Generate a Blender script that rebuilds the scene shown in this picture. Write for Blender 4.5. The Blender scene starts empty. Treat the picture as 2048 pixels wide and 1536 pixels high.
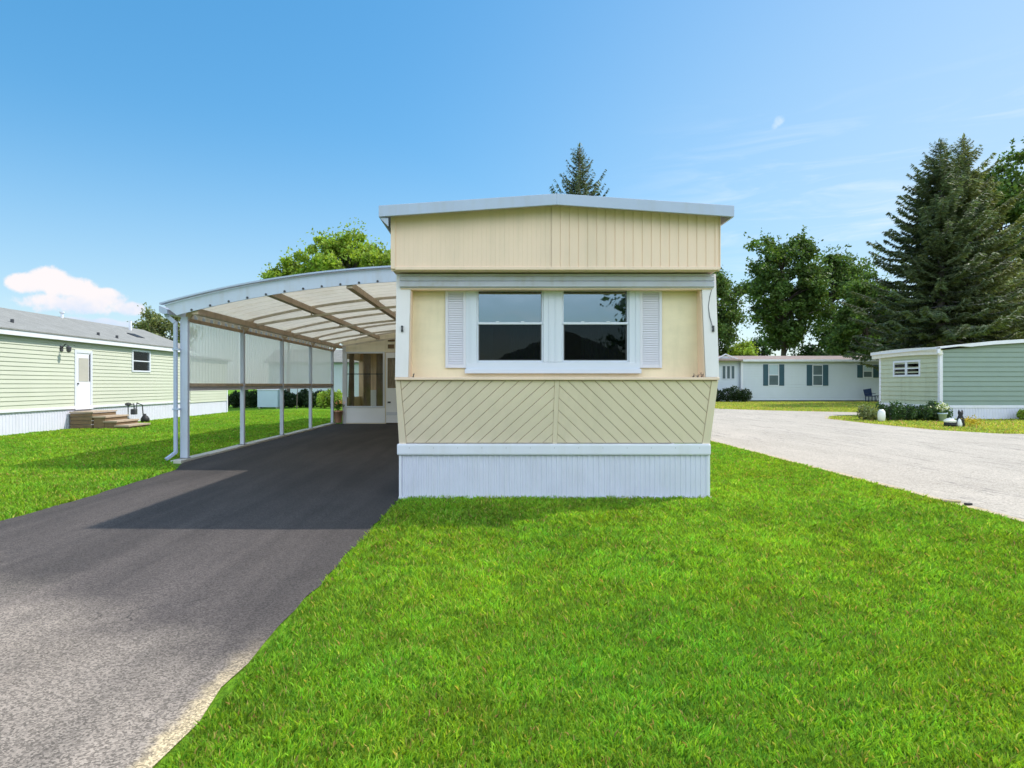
import bpy, bmesh, math, random
import numpy as np
from mathutils import Vector, Matrix
C = bpy.context.scene
COL = C.collection
R = math.radians

# ------------------------------------------------------------------ camera
F = 1300.0; VX = 985.0; VY = 769.0; CH = 1.35        # focal length in photo pixels, vanishing point, eye height
cam_d = bpy.data.cameras.new('camera'); cam = bpy.data.objects.new('camera', cam_d); COL.objects.link(cam)
cam.location = (0, 0, CH); cam.rotation_euler = (R(90), 0, 0)
cam_d.sensor_width = 36; cam_d.lens = 36*F/2048
cam_d.shift_x = (1024-VX)/2048; cam_d.shift_y = (VY-768)/2048
cam_d.clip_end = 3000
C.camera = cam

# ------------------------------------------------------------------ sun, sky, exposure
SUN_EL = R(50); SUN_AZ = R(69)          # azimuth measured clockwise from +Y (the way the camera looks)
sd = Vector((math.sin(SUN_AZ)*math.cos(SUN_EL), math.cos(SUN_AZ)*math.cos(SUN_EL), math.sin(SUN_EL)))
sun_d = bpy.data.lights.new('sun', 'SUN'); sun_d.energy = 2.15; sun_d.angle = R(0.9); sun_d.color = (1, .95, .87)
sun = bpy.data.objects.new('sun', sun_d); COL.objects.link(sun); sun.location = (20, 10, 30)
sun.rotation_euler = sd.to_track_quat('Z', 'Y').to_euler()
C.view_settings.view_transform = 'Standard'; C.view_settings.look = 'None'
C.view_settings.gamma = 1; C.view_settings.use_curve_mapping = False
C.view_settings.exposure = 1.18
C.cycles.max_bounces = 10; C.cycles.transparent_max_bounces = 12
C.cycles.caustics_reflective = False; C.cycles.caustics_refractive = False

W = bpy.data.worlds.new('World'); C.world = W; W.use_nodes = True

class NT:
    """small node-tree writer"""
    def __init__(s, tree): s.t = tree; s.n = tree.nodes; s.l = tree.links
    def node(s, kind, **kw):
        n = s.n.new(kind)
        for k, v in kw.items():
            if k.startswith('_'): n.inputs[k[1:]].default_value = v
            else: setattr(n, k, v)
        return n
    def put(s, sock, v):
        if isinstance(v, bpy.types.NodeSocket): s.l.new(v, sock)
        else: sock.default_value = v
    def math(s, op, a, b=0.0, c=0.0, clamp=False):
        n = s.n.new('ShaderNodeMath'); n.operation = op; n.use_clamp = clamp
        s.put(n.inputs[0], a); s.put(n.inputs[1], b)
        if op in ('MULTIPLY_ADD', 'SMOOTH_MIN', 'SMOOTH_MAX'): s.put(n.inputs[2], c)
        return n.outputs[0]
    def mix(s, fac, a, b, blend='MIX'):
        n = s.n.new('ShaderNodeMix'); n.data_type = 'RGBA'; n.blend_type = blend
        s.put(n.inputs[0], fac)
        for sk, v in ((n.inputs[6], a), (n.inputs[7], b)):
            s.put(sk, v if isinstance(v, bpy.types.NodeSocket) else (tuple(v)+(1,))[:4])
        return n.outputs[2]
    def ramp(s, fac, a, b):
        n = s.n.new('ShaderNodeMapRange'); n.interpolation_type = 'SMOOTHSTEP'
        s.put(n.inputs[0], fac); n.inputs[1].default_value = a; n.inputs[2].default_value = b
        return n.outputs[0]
    def noise(s, vec, scale, detail=3, rough=.55, dist=0):
        n = s.n.new('ShaderNodeTexNoise'); n.inputs['Scale'].default_value = scale
        n.inputs['Detail'].default_value = detail; n.inputs['Roughness'].default_value = rough
        n.inputs['Distortion'].default_value = dist
        if vec is not None: s.l.new(vec, n.inputs['Vector'])
        return n.outputs['Fac']
    def scalev(s, vec, sc):
        n = s.n.new('ShaderNodeVectorMath'); n.operation = 'MULTIPLY'
        s.l.new(vec, n.inputs[0]); n.inputs[1].default_value = sc
        return n.outputs[0]

def world():
    t = NT(W.node_tree); t.n.clear()
    sky = t.node('ShaderNodeTexSky', sky_type='NISHITA', sun_disc=False, sun_elevation=SUN_EL, sun_rotation=SUN_AZ,
                 altitude=60, air_density=1.0, dust_density=.6, ozone_density=2.2)
    tc = t.node('ShaderNodeTexCoord'); d = tc.outputs['Generated']
    sep = t.node('ShaderNodeSeparateXYZ'); t.l.new(d, sep.inputs[0]); x, y, z = sep.outputs
    D = 180/math.pi
    az = t.math('MULTIPLY', t.math('ARCTAN2', x, y), D)
    el = t.math('MULTIPLY', t.math('ARCSINE', z), D)
    nz = t.noise(d, 38, 6, .62); nf = t.noise(d, 15, 4, .6)
    n2 = t.math('ADD', t.math('MULTIPLY', nz, .55), t.math('MULTIPLY', nf, .45))
    best = None
    for (ca, ce, ra, re_) in ((-34.4, 7.6, 1.4, .95), (-35.8, 7.2, 1.1, .75), (-33.1, 7.1, 2.1, .9), (-31.2, 6.5, 2.1, .8), (-29.3, 5.8, 1.5, .65), (-32.8, 5.9, 3.6, .9), (-31.6, 4.6, 3.9, .5)):
        a = t.math('DIVIDE', t.math('SUBTRACT', az, ca), ra); b = t.math('DIVIDE', t.math('SUBTRACT', el, ce), re_)
        v = t.math('SUBTRACT', 1.0, t.math('ADD', t.math('MULTIPLY', a, a), t.math('MULTIPLY', b, b)))
        best = v if best is None else t.math('SMOOTH_MAX', best, v, .5)
    dens = t.ramp(t.math('ADD', best, t.math('MULTIPLY', t.math('SUBTRACT', n2, .5), 4.2)), -.12, .6)
    # thin high streaks
    st = t.noise(t.scalev(d, (2.2, 2.2, 16)), 2.6, 6, .6, .8)
    m = t.math('MULTIPLY', t.ramp(az, 8, 26), t.math('SUBTRACT', 1.0, t.ramp(el, 14, 24)))
    streak = t.math('MULTIPLY', t.math('MULTIPLY', t.ramp(st, .45, .75), m), .38)
    # one small wisp
    a = t.math('SUBTRACT', az, 23.8); b = t.math('SUBTRACT', el, 20.3)
    u = t.math('ADD', t.math('MULTIPLY', a, .55), t.math('MULTIPLY', b, .83)); w_ = t.math('SUBTRACT', t.math('MULTIPLY', a, .83), t.math('MULTIPLY', b, .55))
    q = t.math('ADD', t.math('POWER', t.math('ABSOLUTE', t.math('DIVIDE', u, .95)), 2), t.math('POWER', t.math('ABSOLUTE', t.math('DIVIDE', w_, .42)), 2))
    wisp = t.math('MULTIPLY', t.ramp(t.math('ADD', t.math('SUBTRACT', 1.0, q), t.math('MULTIPLY', t.math('SUBTRACT', t.noise(d, 60, 4), .5), 4)), .2, 2.4), .6)
    # colour: Nishita made a little more vivid, paler down by the horizon where the air is thick
    gm = t.node('ShaderNodeGamma'); t.l.new(sky.outputs[0], gm.inputs[0]); gm.inputs[1].default_value = .58
    hs = t.node('ShaderNodeHueSaturation'); hs.inputs['Saturation'].default_value = SKY_SAT; hs.inputs['Value'].default_value = 1.08; hs.inputs['Hue'].default_value = .494
    t.l.new(gm.outputs[0], hs.inputs['Color'])
    # unseen bright cloud added behind the camera to lift the shaded front
    bk = t.math('MULTIPLY', t.ramp(t.math('ADD', t.math('MULTIPLY', y, -1.0), t.math('MULTIPLY', x, -.15)), .05, .5), t.ramp(t.noise(d, 1.7, 6, .6), .36, .6))
    hz_ = t.math('MAXIMUM', t.math('MULTIPLY', t.math('SUBTRACT', 1.0, t.ramp(z, -.02, .38)), .45), t.math('MULTIPLY', t.math('MULTIPLY', t.ramp(az, -12, 45), t.math('SUBTRACT', 1.0, t.ramp(z, .2, .75))), .62))
    hazed = t.mix(t.math('MULTIPLY', hz_, t.ramp(y, -.3, .2)), hs.outputs[0], (1.75, 2.3, 2.75))
    base_c = t.mix(t.math('MULTIPLY', bk, t.ramp(z, .08, .3)), hazed, (7.4, 8.2, 9.2))
    c = t.mix(t.math('MAXIMUM', streak, wisp), base_c, (2.9, 3.1, 3.3))
    shade = t.ramp(t.math('ADD', t.math('MULTIPLY', t.math('SUBTRACT', el, 5.4), .35), t.math('MULTIPLY', t.math('SUBTRACT', nf, .45), 5)), -.7, 1.1)
    cl = t.mix(shade, (2.05, 2.4, 2.95), (2.95, 2.8, 2.85))
    c = t.mix(t.math('MULTIPLY', dens, t.ramp(el, 2.2, 5.2)), c, cl)
    bg = t.node('ShaderNodeBackground'); t.l.new(c, bg.inputs[0]); bg.inputs[1].default_value = SKY_STR
    o = t.node('ShaderNodeOutputWorld'); t.l.new(bg.outputs[0], o.inputs[0])
SKY_SAT = 1.85; SKY_STR = 0.15
world()

# ------------------------------------------------------------------ materials
MATS = {}
def mat(name, col, rough=.6, spec=.4, metal=0, var=.12, vscale=2.0, fine=0, fscale=60, bump=0, bscale=80, dirt=None, dirt_amt=.5, dirt_scale=1.4, trans=0, attr=None, stretch=(1, 1, 1)):
    m = bpy.data.materials.new(name); m.use_nodes = True
    t = NT(m.node_tree); t.n.clear()
    tc = t.node('ShaderNodeTexCoord'); P = tc.outputs['Object']
    if stretch != (1, 1, 1): P = t.scalev(P, stretch)
    c = t.node('ShaderNodeRGB'); c.outputs[0].default_value = tuple(col)+(1,); c = c.outputs[0]
    if attr:
        at = t.node('ShaderNodeAttribute'); at.attribute_name = attr
        c = t.mix(1.0, c, at.outputs['Color'], 'MULTIPLY')
    if var:
        n = t.noise(P, vscale, 4)
        c = t.mix(1.0, c, t.mix(n, (1-var*1.6,)*3, (1+var*1.6,)*3), 'MULTIPLY')
    if fine:
        n = t.noise(P, fscale, 2, .7)
        c = t.mix(1.0, c, t.mix(t.ramp(n, .3, .7), (1-fine,)*3, (1+fine,)*3), 'MULTIPLY')
    if dirt:
        n = t.math('ADD', t.math('MULTIPLY', t.noise(t.scalev(P, (1, 1, .35)), dirt_scale, 6, .65, .5), .6), t.math('MULTIPLY', t.noise(t.scalev(P, (9, 9, .4)), 1.0, 4, .6), .4))
        c = t.mix(t.math('MULTIPLY', t.ramp(n, .46, .66), dirt_amt), c, dirt)
    b = t.node('ShaderNodeBsdfPrincipled'); t.l.new(c, b.inputs['Base Color'])
    b.inputs['Roughness'].default_value = rough; b.inputs['Metallic'].default_value = metal
    b.inputs['Specular IOR Level'].default_value = spec
    if bump:
        bn = t.node('ShaderNodeBump'); bn.inputs['Strength'].default_value = bump; bn.inputs['Distance'].default_value = .01
        t.l.new(t.noise(P, bscale, 4, .6), bn.inputs['Height']); t.l.new(bn.outputs[0], b.inputs['Normal'])
    out = t.node('ShaderNodeOutputMaterial')
    if trans:
        tr = t.node('ShaderNodeBsdfTranslucent'); t.l.new(t.mix(1.0, c, (1.15, 1.2, .6) if attr else (1, .97, .9), 'MULTIPLY'), tr.inputs[0])
        ms = t.node('ShaderNodeMixShader'); ms.inputs[0].default_value = trans
        t.l.new(b.outputs[0], ms.inputs[1]); t.l.new(tr.outputs[0], ms.inputs[2]); t.l.new(ms.outputs[0], out.inputs[0])
    else: t.l.new(b.outputs[0], out.inputs[0])
    MATS[name] = m
    return m

M = {}
M['cream'] = mat('cream_siding_paint', (.87, .65, .485), .55, var=.05, vscale=1.3, dirt=(.5, .43, .3), dirt_amt=.22, bump=.05, bscale=40)
M['cream_ply'] = mat('cream_plywood_paint', (.85, .715, .50), .6, var=.07, vscale=2.5, dirt=(.55, .47, .3), dirt_amt=.3, bump=.12, bscale=14, stretch=(1, 1, 3))
M['cream_lifted'] = mat('cream_paint_shade_offset', (.95, .775, .61), .5, var=.05, vscale=1.3, dirt=(.6, .5, .38), dirt_amt=.2)  # cream siding paint lightened to offset shade on the forward-leaning panel
M['kick'] = mat('bright_white_door_paint', (.88, .88, .90), .4, var=.03)
M['fin'] = mat('off_white_fin_paint', (.80, .74, .72), .5, var=.04, dirt=(.6, .55, .46), dirt_amt=.25)
M['rafter'] = mat('pale_tan_steel', (.60, .52, .42), .6, var=.15, dirt=(.35, .28, .2), dirt_amt=.4, dirt_scale=4)
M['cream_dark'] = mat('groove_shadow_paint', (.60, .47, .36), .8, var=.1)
M['white'] = mat('white_metal_paint', (.74, .74, .81), .45, var=.04, dirt=(.55, .53, .48), dirt_amt=.25)
M['white_rib'] = mat('white_skirting_metal', (.68, .68, .78), .5, var=.06, vscale=3, dirt=(.58, .56, .56), dirt_amt=.16, dirt_scale=3)
M['roofmetal'] = mat('pale_grey_roof_metal', (.44, .50, .64), .4, var=.05, dirt=(.38, .38, .36), dirt_amt=.3)
M['frame'] = mat('white_vinyl', (.68, .70, .77), .35, var=.02)
M['shutter'] = mat('off_white_shutter_vinyl', (.72, .69, .75), .5, var=.03)
M['awning'] = mat('stained_white_aluminium', (.56, .56, .66), .5, var=.1, vscale=3, dirt=(.42, .38, .32), dirt_amt=.45, dirt_scale=2, stretch=(1, 1, 6))
M['soffit'] = mat('cream_roof_pan', (.76, .74, .68), .5, var=.05, dirt=(.5, .45, .36), dirt_amt=.3)
M['roofpan'] = mat('roof_pan_added_translucency', (.72, .69, .61), .5, var=.06, dirt=(.55, .48, .36), dirt_amt=.35, trans=.42)  # pans taken as opaque metal; translucency added to brighten the carport and porch
M['beam'] = mat('weathered_tan_steel', (.50, .385, .27), .6, var=.15, dirt=(.2, .15, .1), dirt_amt=.4, dirt_scale=4)
M['post'] = mat('white_steel_post', (.55, .60, .70), .4, var=.06, dirt=(.45, .42, .38), dirt_amt=.3, dirt_scale=5)
M['dark'] = mat('black_rubber', (.02, .02, .022), .6, var=.2)
M['darkmetal'] = mat('dark_grey_metal', (.06, .06, .065), .5, var=.2)
M['concrete'] = mat('worn_concrete', (.50, .48, .42), .9, var=.15, fine=.15, fscale=90, bump=.4)
M['shingle'] = mat('grey_shingle', (.255, .255, .24), .9, spec=.2, var=.18, vscale=3, fine=.2, fscale=40, dirt=(.22, .22, .2), dirt_amt=.5, dirt_scale=.7)
M['shingle_brown'] = mat('pinkish_brown_shingle', (.30, .235, .21), .9, spec=.2, var=.2, vscale=2, fine=.2, fscale=12)
M['sage'] = mat('pale_sage_vinyl', (.56, .575, .47), .55, var=.04, vscale=.8, dirt=(.5, .55, .4), dirt_amt=.25)
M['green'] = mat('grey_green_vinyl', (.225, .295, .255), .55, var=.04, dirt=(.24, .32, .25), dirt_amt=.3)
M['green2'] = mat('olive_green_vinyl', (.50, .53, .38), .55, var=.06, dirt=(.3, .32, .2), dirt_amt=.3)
M['bluewhite'] = mat('white_vinyl_siding', (.60, .645, .71), .55, var=.03, dirt=(.55, .6, .6), dirt_amt=.2)
M['bluedark'] = mat('slate_blue_shutter', (.035, .085, .12), .5, var=.1)
M['wood'] = mat('weathered_brown_wood', (.20, .135, .075), .8, var=.25, vscale=6, dirt=(.08, .06, .03), dirt_amt=.5, stretch=(1, 1, 4))
M['woodlight'] = mat('worn_tan_wood', (.42, .33, .24), .8, var=.2, vscale=6)
M['panelwood'] = mat('brown_wood_panelling', (.55, .37, .23), .6, var=.35, vscale=9, stretch=(1, 1, .1))
M['curtain'] = mat('dark_teal_curtain', (.10, .135, .15), .9, var=.2)
M['lace'] = mat('pale_curtain', (.45, .43, .38), .9, var=.1)
M['bark'] = mat('grey_brown_bark', (.13, .105, .09), .9, var=.3, vscale=4, bump=.6, bscale=12, stretch=(1, 1, .3))
M['bark_grey'] = mat('grey_spruce_bark', (.20, .18, .19), .9, var=.3, vscale=4, bump=.6, bscale=12, stretch=(1, 1, .3))
M['terracotta'] = mat('terracotta', (.50, .27, .17), .8, var=.15)
M['white_plastic'] = mat('white_plastic', (.78, .78, .76), .4, var=.03)
M['blueplastic'] = mat('dark_blue_plastic', (.025, .045, .10), .4, var=.1)
M['porch_cream'] = mat('pale_cream_vinyl', (.88, .80, .62), .55, var=.05, dirt=(.55, .5, .35), dirt_amt=.3)
M['boxblue'] = mat('pale_blue_grey_metal', (.42, .52, .60), .5, var=.05)
M['yellowmat'] = mat('yellow_plastic', (.7, .5, .06), .5, var=.05)

def panel_mat():
    m = bpy.data.materials.new('translucent_fibreglass'); m.use_nodes = True; t = NT(m.node_tree); t.n.clear()
    tc = t.node('ShaderNodeTexCoord'); n = t.noise(t.scalev(tc.outputs['Object'], (1, 1, .5)), 1.1, 4)
    c = t.mix(n, (.95, .89, .82), (1.0, .96, .94))
    df = t.node('ShaderNodeBsdfPrincipled'); t.l.new(c, df.inputs['Base Color']); df.inputs['Roughness'].default_value = .35
    tr = t.node('ShaderNodeBsdfTranslucent'); t.l.new(c, tr.inputs[0])
    tp = t.node('ShaderNodeBsdfTransparent'); tp.inputs[0].default_value = (1, 1, .99, 1)
    m1 = t.node('ShaderNodeMixShader'); m1.inputs[0].default_value = .58; t.l.new(df.outputs[0], m1.inputs[1]); t.l.new(tr.outputs[0], m1.inputs[2])
    m2 = t.node('ShaderNodeMixShader'); m2.inputs[0].default_value = .24; t.l.new(m1.outputs[0], m2.inputs[1]); t.l.new(tp.outputs[0], m2.inputs[2])
    o = t.node('ShaderNodeOutputMaterial'); t.l.new(m2.outputs[0], o.inputs[0]); return m
M['panel'] = panel_mat()

def glass_mat(name, refl, tint, dark=.0):
    m = bpy.data.materials.new(name); m.use_nodes = True; t = NT(m.node_tree); t.n.clear()
    g = t.node('ShaderNodeBsdfGlossy'); g.inputs['Roughness'].default_value = .015; g.inputs[0].default_value = (.92, .97, 1, 1)
    tc = t.node('ShaderNodeTexCoord')
    bn = t.node('ShaderNodeBump'); bn.inputs['Strength'].default_value = .08; bn.inputs['Distance'].default_value = .02
    t.l.new(t.noise(tc.outputs['Object'], 2.3, 2), bn.inputs['Height']); t.l.new(bn.outputs[0], g.inputs['Normal'])
    tp = t.node('ShaderNodeBsdfTransparent'); tp.inputs[0].default_value = tuple(tint)+(1,)
    fr = t.node('ShaderNodeFresnel'); fr.inputs[0].default_value = refl
    ms = t.node('ShaderNodeMixShader'); t.l.new(fr.outputs[0], ms.inputs[0]); t.l.new(tp.outputs[0], ms.inputs[1]); t.l.new(g.outputs[0], ms.inputs[2])
    o = t.node('ShaderNodeOutputMaterial'); t.l.new(ms.outputs[0], o.inputs[0]); return m
M['glass_hi'] = glass_mat('coated_window_glass', 3.3, (.45, .5, .52))
M['glass_lo'] = glass_mat('screened_window_glass', 1.38, (.35, .4, .42))
M['glass'] = glass_mat('window_glass', 1.25, (.93, .93, .9))

def asphalt_mat(name, dark, light, mode):
    m = bpy.data.materials.new(name); m.use_nodes = True; t = NT(m.node_tree); t.n.clear()
    tc = t.node('ShaderNodeTexCoord'); P = tc.outputs['Object']
    sep = t.node('ShaderNodeSeparateXYZ'); t.l.new(P, sep.inputs[0]); x, y, z = sep.outputs
    big = t.noise(t.scalev(P, (1.0, .35, 1)), 1.1, 5, .6, .4)
    vo = t.node('ShaderNodeTexVoronoi'); vo.inputs['Scale'].default_value = 120 if mode == 'drive' else 70; t.l.new(P, vo.inputs['Vector'])
    gs = t.node('ShaderNodeSeparateColor'); t.l.new(vo.outputs['Color'], gs.inputs[0])
    grain = t.math('ADD', t.math('MULTIPLY', gs.outputs[0], .5), t.math('MULTIPLY', t.noise(P, 230, 2, .8), .5))
    if mode == 'drive':
        edge = t.math('ADD', t.math('ADD', y, t.math('MULTIPLY', x, .60)), t.math('MULTIPLY', t.math('SUBTRACT', t.noise(P, 2.2, 5), .5), 1.1))
        k = t.ramp(edge, 1.65, 2.95)         # worn pale apron where the driveway meets the street
        k2 = t.ramp(edge, 2.3, 9.0)
        c = t.mix(k2, tuple(v*1.9 for v in dark), dark)
        c = t.mix(t.math('SUBTRACT', 1.0, k), c, light)
        sd_ = t.math('MULTIPLY', t.ramp(t.math('ADD', x, t.math('MULTIPLY', t.math('SUBTRACT', t.noise(P, 7, 5, .7), .5), .22)), -1.32, -1.21), t.math('SUBTRACT', 1.0, t.ramp(y, 2.7, 3.6)))
        c = t.mix(sd_, c, (.40, .32, .20))
        amt = t.math('MULTIPLY_ADD', t.math('SUBTRACT', 1.0, k), .10, .42)
    else:
        c = t.mix(big, dark, light); amt = .28
    lo = t.math('SUBTRACT', 1.0, amt); hi = t.math('ADD', 1.0, amt)
    f = t.math('ADD', t.math('MULTIPLY', t.ramp(grain, .2, .8), t.math('SUBTRACT', hi, lo)), lo)
    f2 = t.math('MULTIPLY', f, t.math('MULTIPLY_ADD', big, .9 if mode == 'drive' else .3, .55 if mode == 'drive' else .85))
    cb = t.node('ShaderNodeCombineColor')
    for i in range(3): t.l.new(f2, cb.inputs[i])
    c = t.mix(1.0, c, cb.outputs[0], 'MULTIPLY')
    if mode == 'drive':
        band = t.noise(t.scalev(P, (1.5, .10, 1)), 1.4, 4, .6, .3)
        c = t.mix(1.0, c, t.mix(t.ramp(band, .3, .7), (.80,)*3, (1.22, 1.2, 1.18)), 'MULTIPLY')
        vc = t.node('ShaderNodeTexVoronoi', feature='DISTANCE_TO_EDGE'); vc.inputs['Scale'].default_value = .55
        dv = t.node('ShaderNodeVectorMath', operation='ADD'); t.l.new(P, dv.inputs[0])
        nn = t.node('ShaderNodeTexNoise'); nn.inputs['Scale'].default_value = 1.6; nn.inputs['Detail'].default_value = 6; t.l.new(P, nn.inputs['Vector']); t.l.new(nn.outputs['Color'], dv.inputs[1]); t.l.new(dv.outputs[0], vc.inputs['Vector'])
        crk = t.math('MULTIPLY', t.math('SUBTRACT', 1.0, t.ramp(vc.outputs['Distance'], .001, .006)), t.ramp(t.noise(P, .7, 2), .5, .62))
        c = t.mix(t.math('MULTIPLY', crk, .55), c, (.02, .019, .018))
    if mode == 'road':                      # tar-filled cracks and seams running along the road
        cr = t.noise(t.scalev(P, (1.6, .12, 1)), 1.0, 5, .6, .6)
        line = t.math('SUBTRACT', 1.0, t.ramp(t.math('ABSOLUTE', t.math('SUBTRACT', cr, .5)), .0, .012))
        c = t.mix(t.math('MULTIPLY', line, .6), c, (.16, .15, .14))
    b = t.node('ShaderNodeBsdfPrincipled'); t.l.new(c, b.inputs['Base Color']); b.inputs['Roughness'].default_value = .85; b.inputs['Specular IOR Level'].default_value = .25
    bn = t.node('ShaderNodeBump'); bn.inputs['Strength'].default_value = .8; bn.inputs['Distance'].default_value = .006
    t.l.new(grain, bn.inputs['Height']); t.l.new(bn.outputs[0], b.inputs['Normal'])
    o = t.node('ShaderNodeOutputMaterial'); t.l.new(b.outputs[0], o.inputs[0]); return m
M['drive'] = asphalt_mat('driveway_asphalt', (.046, .039, .036), (.255, .215, .178), 'drive')
M['road'] = asphalt_mat('pale_road_asphalt', (.375, .335, .28), (.475, .425, .36), 'road')

def ground_mat():
    m = bpy.data.materials.new('turf'); m.use_nodes = True; t = NT(m.node_tree); t.n.clear()
    tc = t.node('ShaderNodeTexCoord'); P = tc.outputs['Object']
    a = t.noise(P, .55, 4); b_ = t.noise(P, 9, 4, .7); f = t.math('ADD', t.math('MULTIPLY', t.noise(t.scalev(P, (1, .5, 1)), 60, 3, .8), .5), t.math('MULTIPLY', t.noise(t.scalev(P, (1, .6, 1)), 11, 5, .8), .5))
    c = t.mix(t.ramp(a, .3, .7), (.095, .215, .012), (.14, .275, .018))
    c = t.mix(1.0, c, t.mix(t.ramp(b_, .25, .75), (.72,)*3, (1.25, 1.2, 1.2)), 'MULTIPLY')
    c = t.mix(1.0, c, t.mix(t.ramp(f, .32, .68), (.5,)*3, (1.5,)*3), 'MULTIPLY')
    sep = t.node('ShaderNodeSeparateXYZ'); t.l.new(P, sep.inputs[0])
    dry = t.math('MULTIPLY', t.ramp(sep.outputs[0], 9, 14), .75)       # drier lawns across the road
    c = t.mix(dry, c, (.36, .37, .07))
    b = t.node('ShaderNodeBsdfPrincipled'); t.l.new(c, b.inputs['Base Color']); b.inputs['Roughness'].default_value = .95; b.inputs['Specular IOR Level'].default_value = .1
    bn = t.node('ShaderNodeBump'); bn.inputs['Strength'].default_value = 1; bn.inputs['Distance'].default_value = .03
    t.l.new(f, bn.inputs['Height']); t.l.new(bn.outputs[0], b.inputs['Normal'])
    o = t.node('ShaderNodeOutputMaterial'); t.l.new(b.outputs[0], o.inputs[0]); return m
M['turf'] = ground_mat()
M['sand'] = mat('sandy_dirt', (.50, .41, .27), .95, spec=.1, var=.3, vscale=6, fine=.4, fscale=120, bump=.5, bscale=150)

def leaf_mat(name, col, trans=.3, rough=.6):
    return mat(name, col, rough, spec=.25, var=0, trans=trans, attr='tint')
M['grass'] = leaf_mat('grass_blade', (.220, .415, .034), .4, .55)
M['leaf_mid'] = leaf_mat('mid_green_leaf', (.095, .155, .036), .35)
M['leaf_dark'] = leaf_mat('dark_green_leaf', (.055, .105, .035), .3)
M['leaf_bright'] = leaf_mat('bright_green_leaf', (.27, .36, .05), .4)
M['needle'] = leaf_mat('blue_green_needles', (.115, .150, .070), .22)
M['needle_olive'] = leaf_mat('olive_needles', (.19, .215, .085), .25)
M['hedge'] = leaf_mat('hedge_leaf', (.022, .045, .014), .2)
M['yellow'] = leaf_mat('yellow_flower', (.55, .42, .05), .3)

# ------------------------------------------------------------------ mesh helpers
class MB:
    def __init__(s): s.v = []; s.f = []; s.m = []; s.mi = 0
    def add(s, vs, fs):
        o = len(s.v); s.v += [tuple(v) for v in vs]; s.f += [tuple(i+o for i in f) for f in fs]; s.m += [s.mi]*len(fs)
        return s
    def box(s, x0, x1, y0, y1, z0, z1):
        return s.add([(x0,y0,z0),(x1,y0,z0),(x1,y1,z0),(x0,y1,z0),(x0,y0,z1),(x1,y0,z1),(x1,y1,z1),(x0,y1,z1)],
              [(0,3,2,1),(4,5,6,7),(0,1,5,4),(1,2,6,5),(2,3,7,6),(3,0,4,7)])
    def bar(s, p, q, w, h, up=(0,0,1)):
        p = Vector(p); q = Vector(q); d = (q-p).normalized(); u = Vector(up); r = d.cross(u)
        if r.length < 1e-5: r = d.cross(Vector((0,1,0)))
        r.normalize(); u = r.cross(d)
        vs = [e+r*a*w/2+u*b*h/2 for e in (p, q) for a, b in ((-1,-1),(1,-1),(1,1),(-1,1))]
        return s.add(vs, [(0,1,2,3),(7,6,5,4),(0,4,5,1),(1,5,6,2),(2,6,7,3),(3,7,4,0)])
    def prism(s, pts, d):
        """polygon pts (3-D) extruded by vector d"""
        n = len(pts); d = Vector(d); a = [Vector(p) for p in pts]; b = [p+d for p in a]
        return s.add(a+b, [tuple(range(n))[::-1], tuple(range(n, 2*n))]+[(i, (i+1) % n, n+(i+1) % n, n+i) for i in range(n)])
    def tube(s, pts, rad, k=8, cap=True):
        pts = [Vector(p) for p in pts]; n = len(pts)
        if not isinstance(rad, (list, tuple)): rad = [rad]*n
        rings = []
        for i, p in enumerate(pts):
            d = (pts[min(i+1, n-1)]-pts[max(i-1, 0)]).normalized()
            a = d.cross(Vector((0,0,1)) if abs(d.z) < .9 else Vector((1,0,0))).normalized(); b = d.cross(a)
            rings += [p+(a*math.cos(2*math.pi*j/k)+b*math.sin(2*math.pi*j/k))*rad[i] for j in range(k)]
        fs = [(i*k+j, i*k+(j+1) % k, (i+1)*k+(j+1) % k, (i+1)*k+j) for i in range(n-1) for j in range(k)]
        if cap: fs += [tuple(range(k))[::-1], tuple(range((n-1)*k, n*k))]
        return s.add(rings, fs)
    def lathe(s, cx, cy, prof, k=20):
        vs = [(cx+r*math.cos(2*math.pi*j/k), cy+r*math.sin(2*math.pi*j/k), z) for r, z in prof for j in range(k)]
        n = len(prof); fs = [(i*k+j, i*k+(j+1) % k, (i+1)*k+(j+1) % k, (i+1)*k+j) for i in range(n-1) for j in range(k)]
        fs += [tuple(range(k))[::-1], tuple(range((n-1)*k, n*k))]
        return s.add(vs, fs)
    def build(s, name, ms, parent=None, smooth=False, bevel=0, tidy=True):
        me = bpy.data.meshes.new(name); me.from_pydata(s.v, [], s.f)
        for m in (ms if isinstance(ms, (list, tuple)) else [ms]): me.materials.append(m)
        if any(s.m): me.polygons.foreach_set('material_index', s.m)
        if tidy:
            bm = bmesh.new(); bm.from_mesh(me); bmesh.ops.recalc_face_normals(bm, faces=bm.faces); bm.to_mesh(me); bm.free()
        if smooth: me.polygons.foreach_set('use_smooth', [True]*len(me.polygons))
        o = bpy.data.objects.new(name, me); COL.objects.link(o)
        if parent: attach(o, parent)
        if bevel:
            b = o.modifiers.new('bevel', 'BEVEL'); b.width = bevel; b.segments = 2; b.limit_method = 'ANGLE'; b.angle_limit = R(40)
        return o
def wloc(o):
    v = Vector((0, 0, 0))
    while o: v = v+Vector(o.location); o = o.parent if o.parent and o.type == 'EMPTY' else None
    return v
def attach(o, p):
    o.parent = p; o.matrix_parent_inverse = Matrix.Translation(-Vector(p.location)) if p.type == 'EMPTY' else Matrix()
def thing(name, label, cat, loc=(0,0,0), group=None):
    o = bpy.data.objects.new(name, None); COL.objects.link(o); o.location = loc; o.empty_display_size = .2
    o['label'] = label; o['category'] = cat
    if group: o['group'] = group
    return o
def tag(o, label, cat, group=None):
    o['label'] = label; o['category'] = cat
    if group: o['group'] = group
    return o
def struct(o): o['kind'] = 'structure'; return o
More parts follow.
